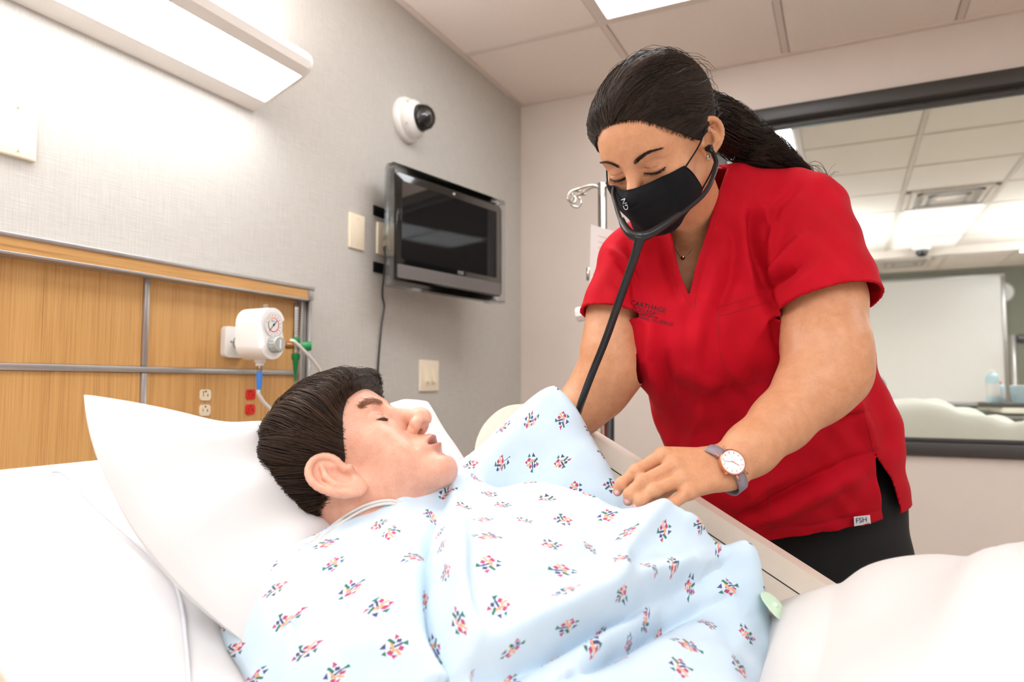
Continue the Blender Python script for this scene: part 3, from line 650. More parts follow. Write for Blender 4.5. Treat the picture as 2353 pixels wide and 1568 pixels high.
lathe('hose_barb', [(.011, -.022), (.011, -.036), (.008, -.04), (.0066, -.052), (.0062, -.053), (.0052, -.068), (.0047, -.069), (.004, -.076), (.0034, -.077), (.003, -.1)], fc, (0, 0, 1), 'green_plastic', fm, 20)
lathe('barb_tip', [(.0034, -.094), (.0042, -.118)], fc, (0, 0, 1), 'clear_plastic', fm, 12)
lathe('wall_outlet', [(.02, 0), (.02, .012), (.014, .014), (.014, .07)], (px_, fc[1]-.06, fc[2]), EN, 'green_plastic', fm, 20)
oh = thing('oxygen_hose', 'clear oxygen hose drooping beside the aluminium post', 'hose', fc)
tube('hose', [onp(667, 783, 0, fx+.012), onp(676, 785, 0, fx+.02), onp(695, 803, 0, fx+.025), onp(720, 830, 0, fx+.025), onp(738, 858, 0, fx+.02), onp(745, 890, 0, fx+.015), onp(740, 940, 0, fx+.01), onp(735, 1100, 0, fx)], .0046, 'tube_clear', oh, 10, 50)
# IV pole standing by the window wall
iv = at(1383, 420, 1.95); ib = at(1389, 1000, 1.95); vx, vy = (iv[0]+ib[0])/2, (iv[1]+ib[1])/2
e = thing('iv_pole', 'steel drip stand with looped hooks and a hanging sheet behind the nurse', 'drip stand', (vx, vy, 0))
tube('pole', [(vx, vy, .06), (vx, vy, iv[2]+.004)], .0125, 'steel', e, 16); lathe('pole_cap', [(.0125, 0), (.012, .006), (.001, .009)], (vx, vy, iv[2]), (0, 0, 1), 'steel', e, 16)
tube('lower_tube', [(vx+.02, vy-.004, .06), (vx+.02, vy-.004, 1.15)], .011, 'black_plastic', e, 12); tube('lower_tube', [(vx-.028, vy, .06), (vx-.028, vy, 1.05)], .008, 'steel', e, 12)
hz_ = iv[2]-.012
for k, sg_ in enumerate((-1, 1)):
    for dy in (-1, 1):
        o = np.array([vx, vy, hz_]); dx = np.array([sg_*.92, dy*.28, 0]); nrm = np.array([-.28*dy, .92*sg_, 0])*.7
        tube('hook', [o, o+dx*.03+np.array([0, 0, .012]), o+dx*.07+np.array([0, 0, .004]), o+dx*.095+np.array([0, 0, -.01])+nrm*.02, o+dx*.1+np.array([0, 0, -.03])+nrm*.03, o+dx*.085+np.array([0, 0, -.04])+nrm*.015, o+dx*.078+np.array([0, 0, -.025]), o+dx*.09+np.array([0, 0, .0])-nrm*.01, o+dx*.06+np.array([0, 0, -.004])], .0034, 'steel', e, 8, 44)
for k in range(5):
    a_ = k*2*math.pi/5; tube('base_leg', [(vx, vy, .09), (vx+.27*math.cos(a_), vy+.27*math.sin(a_), .07)], .014, 'steel', e, 10); lathe('caster', [(.01, -.012), (.03, -.01), (.03, .01), (.01, .012)], (vx+.27*math.cos(a_), vy+.27*math.sin(a_), .032), (-math.sin(a_), math.cos(a_), 0), 'black_rubber', e, 14)
k_ = at(1335, 722, 1.94); lathe('clamp_knob', [(.01, -.012), (.021, -.01), (.021, .01), (.012, .014)], k_, (1, 0, .1), 'white_plastic', e, 9); tube('clamp_bar', [k_, (vx, vy, k_[2])], .008, 'steel', e, 10)
k_ = at(1353, 630, 1.95); tube('paper_clip', [k_+np.array([0, 0, .018]), k_-np.array([0, 0, .018])], .007, 'steel', e, 10)
ps = [at(1358, 516, 1.915), at(1440, 540, 1.915), at(1432, 760, 1.92), at(1352, 735, 1.92)]
pn = thing('paper_sheet', 'white printed sheet hanging from the drip stand behind the nurse', 'paper', ps[0])
mesh('sheet', ps+[p+np.array([0, .0008, 0]) for p in ps], [(0, 3, 2, 1), (4, 5, 6, 7), (0, 1, 5, 4), (1, 2, 6, 5), (2, 3, 7, 6), (3, 0, 4, 7)], 'paper', pn)
for k in range(14):
    f_ = .1+.06*k; a = ps[0]*(1-f_)+ps[3]*f_; b = ps[1]*(1-f_)+ps[2]*f_; l_ = random.uniform(.25, .7)
    d_ = np.array([0, -.0008, 0]); p0, p1 = a*.78+b*.22+d_, a*(1-.22-l_*.7)+b*(.22+l_*.7)+d_; up_ = (ps[0]-ps[3])*.006
    mesh('print_line', [p0, p1, p1+up_, p0+up_], [(0, 1, 2, 3)], 'grey_text', pn)
# ================================================================== the hospital bed
ED = np.array([math.cos(math.pi/6), 0, -.5]); EN3 = np.array([.5, 0, math.cos(math.pi/6)]); EY3 = np.array([0, 1., 0]); P0 = np.array([.45, 0, .98])
def inc(s, y, n): s, y, n = np.broadcast_arrays(s, y, n); return P0+s[..., None]*ED+y[..., None]*EY3+n[..., None]*EN3
def pli(u, v, h):                       # pixel to a point h above the tilted mattress
    D = FW+(u-1176.5)/FPX*RT+(784-v)/FPX*UP; return CAM+D*(((P0+h*EN3-CAM)@EN3)/(D@EN3))
def gridmesh(name, P, mat, parent=None, uv=None, flip=False):
    n, m = P.shape[:2]; ij = np.arange(n*m).reshape(n, m); F = np.stack([ij[:-1, :-1], ij[1:, :-1], ij[1:, 1:], ij[:-1, 1:]], -1).reshape(-1, 4)
    if flip: F = F[:, ::-1].copy()
    return mesh(name, P.reshape(-1, 3), F, mat, parent, True, uv)
def segdist(U, V, pts):
    """pixel distance to a polyline and the signed side of its nearest piece"""
    best = np.full(U.shape, 1e9); side = np.zeros(U.shape); tt = np.zeros(U.shape); k = len(pts)-1
    for i in range(k):
        a = np.array(pts[i], float); b = np.array(pts[i+1], float); ab = b-a; t = np.clip(((U-a[0])*ab[0]+(V-a[1])*ab[1])/(ab@ab), 0, 1)
        dx, dy = U-a[0]-t*ab[0], V-a[1]-t*ab[1]; d = np.hypot(dx, dy); m = d < best
        best = np.where(m, d, best); side = np.where(m, np.sign(ab[0]*dy-ab[1]*dx), side); tt = np.where(m, (i+t)/k, tt)
    return best, side, tt
def pjv(P): d = P-CAM; z = d@FW; return 1176.5+FPX*(d@RT)/z, 784-FPX*(d@UP)/z, z
bed = thing('hospital_bed', 'cream hospital bed with raised back holding the manikin', 'bed', (1.3, .72, 0))
def slab(name, s0, s1, y0, y1, th, bev, mat, n0=0):
    bm = bmesh.new(); bmbox(bm, (0, y0, n0-th), (s1-s0, y1, n0), bev, 4)
    Rm = Matrix(((ED[0], 0, EN3[0], 0), (0, 1, 0, 0), (ED[2], 0, EN3[2], 0), (0, 0, 0, 1))); o = P0+s0*ED
    bm.transform(Matrix.Translation(Vector(o)) @ Rm); return frombm(name, bm, mat, bed, True)
slab('mattress', -.075, 1.13, .3, 1.15, .15, .035, 'sheet')
box('seat_mattress', (1.4, .3, .28), (2.6, 1.15, .43), 'sheet', bed, .035, 4)
slab('backrest_panel', .03, 1.1, .33, 1.12, .04, .005, 'almond', -.152)
box('bed_frame', (.55, .36, .2), (2.6, 1.09, .27), 'almond', bed, .015); box('bed_base', (.75, .42, .1), (2.4, 1.03, .2), 'grey_plastic', bed, .02)
for x in (.85, 2.3):
    for y in (.47, .98): lathe('caster', [(.02, -.02), (.06, -.018), (.06, .018), (.02, .02)], (x, y, .06), (0, 1, 0), 'black_rubber', bed, 20)
box('footboard', (2.62, .3, .25), (2.66, 1.15, .8), 'almond', bed, .012); box('headboard', (.1, .3, .35), (.14, 1.15, .86), 'almond', bed, .012); box('head_link', (.14, .5, .36), (.6, .9, .4), 'almond', bed)
# sheet hem running over the mattress
hem = [pli(118, 1083, .004), pli(150, 1092, .006), pli(225, 1170, .006), pli(320, 1255, .006), pli(385, 1315, .006), pli(412, 1370, .006), pli(425, 1450, .006), pli(436, 1600, .006)]
tube('sheet_hem', hem, .0024, 'piping', bed, 8, 60)
# side rails: moulded plastic panels standing along the tilted back
rp = [(.80, .80), (.775, .90), (.772, .985), (.785, 1.03), (.81, 1.06), (.84, 1.078), (.873, 1.083), (.91, 1.078), (.96, 1.057), (1.02, 1.027), (1.12, .97), (1.25, .894), (1.375, .822), (1.47, .765), (1.5, .735), (1.505, .7), (1.49, .66), (1.45, .62), (1.38, .6), (1.28, .62), (.95, .74), (.86, .77)]
def srail(y0, y1, inner, label):
    d = 1 if inner > (y0+y1)/2 else -1
    pts = spline(rp+[rp[0]], 110)[:-1]
    bm = bmesh.new(); a = [bm.verts.new((x, y0, z)) for x, z in pts]; b = [bm.verts.new((x, y1, z)) for x, z in pts]; k = len(pts)
    f1 = bm.faces.new(a); f2 = bm.faces.new(b[::-1])
    for i in range(k): bm.faces.new((a[(i+1) % k], a[i], b[i], b[(i+1) % k]))
    bmesh.ops.bevel(bm, geom=list(f1.edges)+list(f2.edges), offset=.013, segments=5, affect='EDGES', profile=.5)
    r = frombm('side_rail', bm, 'almond', bed, True); r['label'] = label
    for yy, dd in ((y0, -1), (y1, 1)):
        off = lambda dz: [(x, yy+dd*.0002, z) for x, z in ((.835, 1.0-dz*.3), (.86, 1.045-dz), (.91, 1.047-dz), (1.0, 1.0-dz), (1.35, .795-dz), (1.44, .74-dz), (1.462, .71), (1.45, .67))]
        tube('groove', off(0), .0009, 'dark_slot', r, 6, 60)
        prism('grip_pad', [(p[0], p[1]) for p in spline([(.97, .93), (1.08, .88), (1.2, .81), (1.3, .745), (1.31, .70), (1.26, .68), (1.1, .75), (.98, .82), (.955, .88), (.97, .93)], 40)[:-1]], (0, yy-dd*.001, 0), (1, 0, 0), (0, 0, 1), (0, dd, 0), .004, 'almond', r, .002)
        for (x, z) in ((1.178, .855), (1.05, .93)): lathe('screw_hole', [(.0062, -.002), (.0062, .0006), (.004, .0008)], (x, yy, z), (0, dd, 0), 'dark_slot', r, 14)
        prism('release_tab', rrect(.09, .03, .012), (1.395, yy-dd*.001, .725), ED, EN3, (0, dd, 0), .004, 'almond', r, .002)
    return r
srail(1.195, 1.24, 1.195, 'far cream side rail between gown and nurse'); srail(.19, .235, .235, 'near cream side rail blurred at the lower left')
for y in (.24, 1.155): tube('rail_arm', [(1.1, y, .66), (1.15, y, .4), (1.2, y, .25)], .018, 'grey_plastic', bed, 10, 20)
# ------------------------------------------------------------------ pillow
A_ = at(193, 908, .86); B_ = at(985, 925, 1.34); C_ = pli(560, 1475, .03); D_ = B_+(C_-A_)
pl_ = thing('pillow', 'white pillow with a pointed corner under the manikin head', 'pillow', (.7, .75, .9))
n = 90; g = np.linspace(-1, 1, n); S, Tt = np.meshgrid(g, g, indexing='ij')
def pillow_side(sign):
    a, b = (S+1)/2, (Tt+1)/2           # a: from the head end down, b: near to far
    pin = 1-.075*(1-S**2)*0-.0
    aa = .5+(a-.5)*(1-.10*(1-(2*b-1)**2)); bb = .5+(b-.5)*(1+np.where(b < .5, .13, -.1)*(1-(2*a-1)**2))
    P = (A_*((1-aa)*(1-bb))[..., None]+B_*((1-aa)*bb)[..., None]+C_*(aa*(1-bb))[..., None]+D_*(aa*bb)[..., None])
    P = P-EN3*(.052*(1-a)*np.sin(np.pi*np.clip(b*1.15, 0, 1))**1.0)[..., None]
    puff = ((1-S**2).clip(0)**.42)*((1-Tt**2).clip(0)**.42)
    hd = np.exp(-(((a-.62)/.3)**2+((b-.55)/.25)**2))           # dent under the head
    wr = .010*np.sin(9*b+5*a)*np.exp(-((b-.25)/.25)**2)+.006*np.sin(26*(b-.35)+7*a)*np.exp(-((b-.42)/.14)**2)+.005*np.sin(21*a+13*b)
    N = EN3*.93+np.array([-.25, -.25, .1]); N /= np.linalg.norm(N)
    hgt = (sign*.075-(.05*hd if sign > 0 else 0)+(wr if sign > 0 else 0))*puff
    return P+hgt[..., None]*N
gridmesh('pillowcase_top', pillow_side(1), 'sheet', pl_, flip=False); gridmesh('pillowcase_underside', pillow_side(-1), 'sheet', pl_, flip=True)
# ================================================================== heads
def ear(q, c, s, side):
    e = (q-np.array(c))*np.array([side, 1, 1])/s; ca, sa = math.cos(.62), math.sin(.62)
    o = e[:, 0]*ca+e[:, 1]*sa; bk = -(e[:, 1]*ca-e[:, 0]*sa); h = e[:, 2]
    h, bk = h*math.cos(.2)+bk*math.sin(.2), bk*math.cos(.2)-h*math.sin(.2)
    L = np.stack([h, bk, o], 1)
    d = smin(ell(L, (0, .001, 0), (.031, .0195, .005)), ell(L, (-.004, -.004, -.006), (.018, .014, .0045)), .003)
    d = smax(d, -ell(L, (-.004, -.003, .008), (.016, .012, .0105)), .003); d = smax(d, -ell(L, (.012, .006, .0075), (.016, .0115, .0085)), .003)
    hel = [(-.002, -.012, .0), (.012, -.016, .003), (.024, -.013, .004), (.031, -.003, .004), (.029, .009, .004), (.02, .0175, .004), (.006, .0205, .004), (-.01, .0165, .003), (-.022, .0085, .002)]
    d = smin(d, chain(L, spline(hel, 19), [.0035]*19, .003), .003)
    d = smin(d, chain(L, [(.02, -.002, .002), (.008, .007, .003), (-.006, .009, .0035), (-.016, .002, .003)], [.0028, .0036, .0036, .003], .003), .003)
    d = smin(d, ell(L, (-.027, -.003, .001), (.0095, .0095, .0048)), .006)
    d = smin(d, sphere(L, (-.006, -.0155, .003), .0046), .005)
    return d*s
def head(q, k):
    """head in its own frame: x to the person's right, y forward, z up, origin between the eyes' outer corners"""
    X = np.abs(q[:, 0]); qs = np.column_stack([X, q[:, 1], q[:, 2]]).astype(F32)
    d = ell(q, (0, -.014, .036), (.0745, .1, .086))
    d = smin(d, ell(q, (0, .024, .035), (.062, .062, .058)), .03)
    d = smin(d, ell(q, (0, .022, -.04), (.056, .062, .074)), .03)
    d = smin(d, cone(qs, (.05, -.012, -.052), (.02, .066, -.106), .018, .0165), .03)
    d = smin(d, ell(q, (0, .07, -.108), (.026, .022, .02)), .022)
    d = smin(d, sphere(qs, (.044, .052, -.026), .02), .028)                    # cheek bones
    d = smin(d, sphere(qs, (.036, .052, -.064), .02), .03)
    fm = (q[:, 1] > .035) & (np.abs(q[:, 0]) < .075) & (q[:, 2] > -.13) & (q[:, 2] < .06)
    if fm.any(): d[fm] = features(q[fm], qs[fm], d[fm], k)
    for sd in (1, -1):
        c = (sd*k.get('ex', .0765), k.get('ey', -.014), k.get('ez', -.012)); d = smin(d, near(q, c, .062, lambda z: ear(z, c, k.get('ear', 1), sd)), .004)
    return d
def features(q, qs, d, k):
    d = smin(d, cone(qs, (.012, .0775, .017), (.042, .066, .02), .0105, .009), .018)   # brow
    d = smax(d, -sphere(qs, (.032, .098, -.002), .0185), .016)                  # eye sockets
    d = smin(d, ell(qs, (.0315, .068, -.003), (.018, .0145, .014)), .005)    # lids over the eyeballs
    ns = k.get('nose', 1)
    d = smin(d, cone(q, (0, .081, .008), (0, .1065, -.036), .0075, .0105*ns), .012)
    d = smin(d, sphere(q, (0, .1085, -.0405), .0125*ns), .008)
    d = smin(d, ell(qs, (.0135*ns, .0965, -.0435), (.0085, .0125, .0085)), .006)
    d = smax(d, -ell(qs, (.0076*ns, .104, -.0555), (.0046*ns, .0085, .0085)), .002)
    d = smax(d, -cone(qs, (.021, .092, -.04), (.034, .082, -.07), .002, .001), .009)  # fold beside the nose
    d = smin(d, ell(q, (0, .082, -.072), (.027, .0165, .016)), .016)
    d = smin(d, cone(qs, (.004, .0965, -.0695), (.026, .083, -.0755), .0052, .0026), .006)   # lips
    d = smin(d, cone(qs, (0, .0945, -.0845), (.024, .083, -.0785), .0064, .0028), .006)
    mo = k.get('mouth', 0)
    if mo: d = smax(d, -ell(q, (0, .099, -.0775), (.0245, .0165, .0044)), .003)
    d = smax(d, -ell(q, (0, .1, -.095), (.02, .0105, .0055)), .01)
    d = smax(d, -ell(q, (0, .1035, -.06), (.0032, .008, .008)), .005)
    sl = k.get('slit')
    if sl:
        z = sl.get('z', -.0065)+.0035*np.clip(1-((qs[:, 0]-.0315)/.017)**2, -1, 1)*sl.get('arch', -1)
        w_ = sl['h']*np.clip(1-((qs[:, 0]-.0315)/.0155)**2, 0, 1)
        slit = np.maximum(np.abs(qs[:, 2]-z)-w_, -(ell(qs, (.0315, .068, -.003), (.018, .0145, .014))+F32(.006))); slit = np.where((qs[:, 0] > .013) & (qs[:, 0] < .05) & (qs[:, 1] > .06), slit, .02)
        d = smax(d, -slit, .0012)
        d = smax(d, -(np.abs(qs[:, 2]-(z+.0095))+np.abs(qs[:, 1]-.079)*.25-.0006+np.abs(qs[:, 0]-.0315)*.02), .003)
    return d
def skin(name, c1, c2, lip, rough=.42, sss=.12):
    t = NT(name); v = t.coords('Object')
    n1 = t.noise(v, 55, 5, .65); n2 = t.noise(v, 420, 3)
    k = t.math('ADD', t.math('MULTIPLY', n1, .7), t.math('MULTIPLY', n2, .3))
    base = t.ramp(k, [(.3, c1), (.7, c2)]); at_ = t.n('ShaderNodeAttribute', attribute_name='tint')
    t.color(t.mix(at_.outputs['Fac'], base, lip)); t.bump(t.noise(v, 900, 2), .12, .0006)
    M[name] = t.set(rough, sss=(sss, (1, .35, .2), .006), spec=.4)
skin('manikin_skin', rgb(214, 152, 128), rgb(232, 180, 156), rgb(164, 88, 80))
skin('nurse_skin', rgb(196, 136, 98), rgb(216, 160, 122), rgb(150, 84, 70))
def tint(o, vals):
    a = o.data.attributes.new('tint', 'FLOAT', 'POINT'); a.data.foreach_set('value', np.asarray(vals, np.float32))
def head_tint(q):
    X = np.abs(q[:, 0]); up = np.exp(-(((X)/.021)**4))*np.exp(-((q[:, 2]+.0715+.04*X)/.0048)**2)
    lo = np.exp(-((X/.02)**4))*np.exp(-((q[:, 2]+.0825-.1*X)/.0055)**2)
    l = np.maximum(up, lo)*(q[:, 1] > .07)*.75
    eye = .35*np.exp(-(((X-.032)/.018)**2+((q[:, 2]+.004)/.011)**2))*(q[:, 1] > .05)
    return np.clip(l+eye, 0, 1)
# hair strands: three-sided tapering tubes gathered in one mesh
def strands(name, paths, r0, r1, mat, parent, n=13):
    A = np.empty((len(paths), n, 3)); s = np.linspace(0, 1, n)
    for k, P in enumerate(paths):
        x = s*(len(P)-1); i = np.minimum(x.astype(int), len(P)-2); f = (x-i)[:, None]; A[k] = P[i]*(1-f)+P[i+1]*f
    T = np.gradient(A, axis=1); T /= np.linalg.norm(T, axis=2, keepdims=True)+1e-12
    ref = A[:, :1]-A.mean((0, 1)); x = np.cross(T, np.broadcast_to(ref, T.shape)); x /= np.linalg.norm(x, axis=2, keepdims=True)+1e-12; y = np.cross(T, x)
    rr = np.linspace(r0, r1, n)[None, :, None, None]; a = np.array([0, 2*np.pi/3, 4*np.pi/3])
    V = A[:, :, None]+rr*(np.cos(a)[None, None, :, None]*x[:, :, None]+np.sin(a)[None, None, :, None]*y[:, :, None])
    b = np.arange(len(paths)*n*3).reshape(len(paths), n, 3); nx_ = np.roll(b, -1, 2)
    F = np.stack([b[:, :-1], nx_[:, :-1], nx_[:, 1:], b[:, 1:]], -1).reshape(-1, 4)
    o = mesh(name, V.reshape(-1, 3), F, mat, parent, True); tint(o, np.repeat(rng.uniform(0, 1, len(paths))**1.5, n*3)); return o
def hairmat(name, dark, light):
    t = NT(name); n1 = t.noise(t.coords('Object'), 35, 3); at_ = t.n('ShaderNodeAttribute', attribute_name='tint'); t.color(t.ramp(t.math('ADD', t.math('MULTIPLY', n1, .35), t.math('MULTIPLY', at_.outputs['Fac'], .65)), [(.1, dark), (.9, light)]))
    M[name] = t.set(.5, spec=.3)
hairmat('manikin_hair', rgb(34, 24, 17), rgb(84, 58, 41)); hairmat('nurse_hair', rgb(20, 14, 11), rgb(70, 49, 36)); hairmat('brow_hair', rgb(150, 104, 78), rgb(186, 138, 108))
# ================================================================== the manikin in the bed
RP = np.array([[.2103, -.9685, .1332], [.5561, .2307, .8], [-.8056, -.0942, .5871]]); SP = 1.04; TP = np.array([.7705, .8331, 1.0052])
u0, s0_, v0_ = np.linalg.svd(RP); RP = u0@v0_
def p2w(q): return (np.asarray(q)*SP)@RP+TP
def w2p(p): return ((p-TP.astype(F32))@(RP.T/SP).astype(F32))
pat = thing('manikin', 'dark haired training manikin lying in bed in a printed gown', 'manikin', (.9, .84, .75))
NE = np.array([.915, .845, .845]); kp = dict(nose=1.13, mouth=1, ear=1.2, ex=.085, ey=-.008, ez=-.026, slit=dict(h=.0019, arch=-1))
nk0 = p2w((0, -.03, -.045)); 
def pat_torso(p):
    d = econe(p, inc(.47, .70, .07), inc(.47, 1.0, .08), (.07, .06), (.07, .06), ED)
    return smin(d, econe(p, inc(.55, .84, .11), inc(.95, .86, .1), (.16, .1), (.16, .1), (0, 1, 0)), .06)
def pat_fn(p):
    d = head(w2p(p), kp)*F32(SP)
    d = smin(d, cone(p, nk0, NE, .058, .07), .035)
    d = smin(d, cone(p, p2w((.028, -.04, -.05)), NE+np.array([0, -.04, -.01]), .03, .04), .03)
    return smin(d, pat_torso(p), .05)
def join(a, b): return np.vstack([a[0], b[0]]), np.vstack([a[1], b[1]+len(a[0])])
hb = (np.array([.55, .66, .8]), np.array([.98, 1.0, 1.2]))
V, Q = join(net(pat_fn, hb[0], hb[1], .0018), net(pat_torso, (.6, .5, .45), (1.5, 1.2, 1.05), .012, 0))
PV, PQ = V, Q; o = mesh('body', V, Q, 'manikin_skin', pat, True); tint(o, head_tint(w2p(V)))
# mouth and eye hollows are dark inside
for sd in (1, -1):
    c = p2w((sd*.0315, .0665, -.003)); lathe('eye', [(.001, -.0125), (.008, -.0095), (.012, -.003), (.0122, .002), (.0095, .008), (.0045, .0115), (.001, .0123)], c, RP[1], 'dark_slot', pat, 20)
c = p2w((0, .0855, -.0765)); lathe('mouth_cavity', [(.001, -.004), (.014, -.003), (.0165, 0), (.001, .002)], c, RP[1], 'dark_slot', pat, 20)
# hair
HC = np.array([0, -.012, .03])
def core(q):
    d = smin(ell(q, (0, -.014, .036), (.0745, .1, .086)), ell(q, (0, .024, .035), (.062, .062, .058)), .03)
    return smin(d, ell(q, (0, .022, -.04), (.056, .062, .074)), .03)
def sstep(x, a, b): t = np.clip((x-a)/(b-a), 0, 1); return t*t*(3-2*t)
def poff(q): return (.18+.82*sstep(-pcut(q), -.004, .026))*(.007+.012*sstep(q[:, 2], -.01, .085)+.008*np.exp(-((q[:, 1]-.095)/.04)**2-((q[:, 2]-.066)/.028)**2))
def pcut(q):
    X = np.abs(q[:, 0])
    front = q[:, 1]-np.interp(q[:, 2], [-.09, -.06, -.03, .0, .03, .045, .052, .06], [-.05, -.04, .0, .03, .056, .072, .095, .16])
    return np.maximum(front*.8, np.where(q[:, 1] < -.045, -.088, -.062)-q[:, 2])
V, Q = net(lambda p: smax(core(w2p(p))-(poff(w2p(p))-.002), pcut(w2p(p)), .005)*F32(SP), TP-.16, TP+.16, .0026)
hr = mesh('hair', V, Q, 'manikin_hair', pat, True)
def on_core(dirs, off):
    """points where rays from the skull centre leave the hair surface"""
    lo = np.full(len(dirs), .02, F32); hi = np.full(len(dirs), .19, F32); dirs = dirs.astype(F32); c0 = HC.astype(F32)
    for _ in range(15):
        m = (lo+hi)/2; q = c0+dirs*m[:, None]; s_ = core(q)-poff(q)-off < 0; lo = np.where(s_, m, lo); hi = np.where(s_, hi, m)
    return c0+dirs*lo[:, None]
whorl = np.array([-.2, -.62, .75]); whorl /= np.linalg.norm(whorl)
fwd = np.array([0, 1., 0])-whorl*whorl[1]; fwd /= np.linalg.norm(fwd); sidev = np.cross(fwd, whorl)
D_l, O_l, n_ = [], [], 18
for k in range(8000):
    az = rng.uniform(-math.pi, math.pi); L = rng.uniform(.5, 1.1); a0 = rng.uniform(.0, 1.6)**1.0
    a = np.linspace(a0, a0+L, n_); cl = .10*math.sin(9*az)+.06*math.sin(23*az+2)
    sw = az+(.35*(a-a0) if abs(az) < 1.4 else .12*(a-a0))+cl*(a-a0)+rng.normal(0, .03)
    D_l.append(np.cos(a)[:, None]*whorl+np.sin(a)[:, None]*(np.cos(sw)[:, None]*fwd+np.sin(sw)[:, None]*sidev))
    O_l.append(rng.uniform(-.0025, .0035)+.0025*np.sin(11*az+2.5*a)+.004*np.linspace(0, 1, n_)**2*rng.uniform(-.6, 1))
D_l = np.vstack(D_l); HP = on_core(D_l/np.linalg.norm(D_l, axis=1)[:, None], np.concatenate(O_l).astype(F32)).reshape(-1, n_, 3)
paths = []
for P in HP:
    ok = (pcut(P) < rng.uniform(-.004, .004)) & ((((P[:, 1]+.012)/.024)**2+((P[:, 2]+.028)/.036)**2 > 1) | (np.abs(P[:, 0]) < .05)); m = n_ if ok.all() else int(np.argmin(ok))
    if m >= 5: paths.append(p2w(P[:m]))
strands('hair_strands', paths, .0006, .0003, 'manikin_hair', hr, 10)['kind'] = 'stuff'
def surf_y(x, z, k, n_it=14):
    lo = np.full(len(x), .0, F32); hi = np.full(len(x), .14, F32)
    for _ in range(n_it):
        m = (lo+hi)/2; s_ = head(np.column_stack([x, m, z]).astype(F32), k) < 0; lo = np.where(s_, m, lo); hi = np.where(s_, hi, m)
    return lo
xl = np.linspace(.0165, .0475, 22); zl = -.0065-.0035*np.clip(1-((xl-.0315)/.017)**2, -1, 1)
for sd in (1, -1):
    t_ = rng.uniform(0, 1, 330); bx_ = .012+.04*t_; bz = .0165+.0075*np.sin(t_*2.6)+rng.normal(0, .0024, 330); by_ = surf_y(sd*bx_, bz, kp)
    bp = []
    for k in range(330): bp.append(p2w(np.array([sd*bx_[k], by_[k]+.0005, bz[k]])+np.array([sd*.006, -.0015, .0018+rng.normal(0, .0012)])*np.linspace(0, 1, 4)[:, None]))
    yl = surf_y(sd*xl, zl+.0036, kp); tube('lid_line', p2w(np.column_stack([sd*xl, yl-.0008, zl+.0004])), np.interp(xl, [.0165, .025, .038, .0475], [.0005, .0011, .0011, .0005]), 'dark_slot', pat, 6)
    strands('eyebrow', bp, .00028, .00018, 'brow_hair', pat)
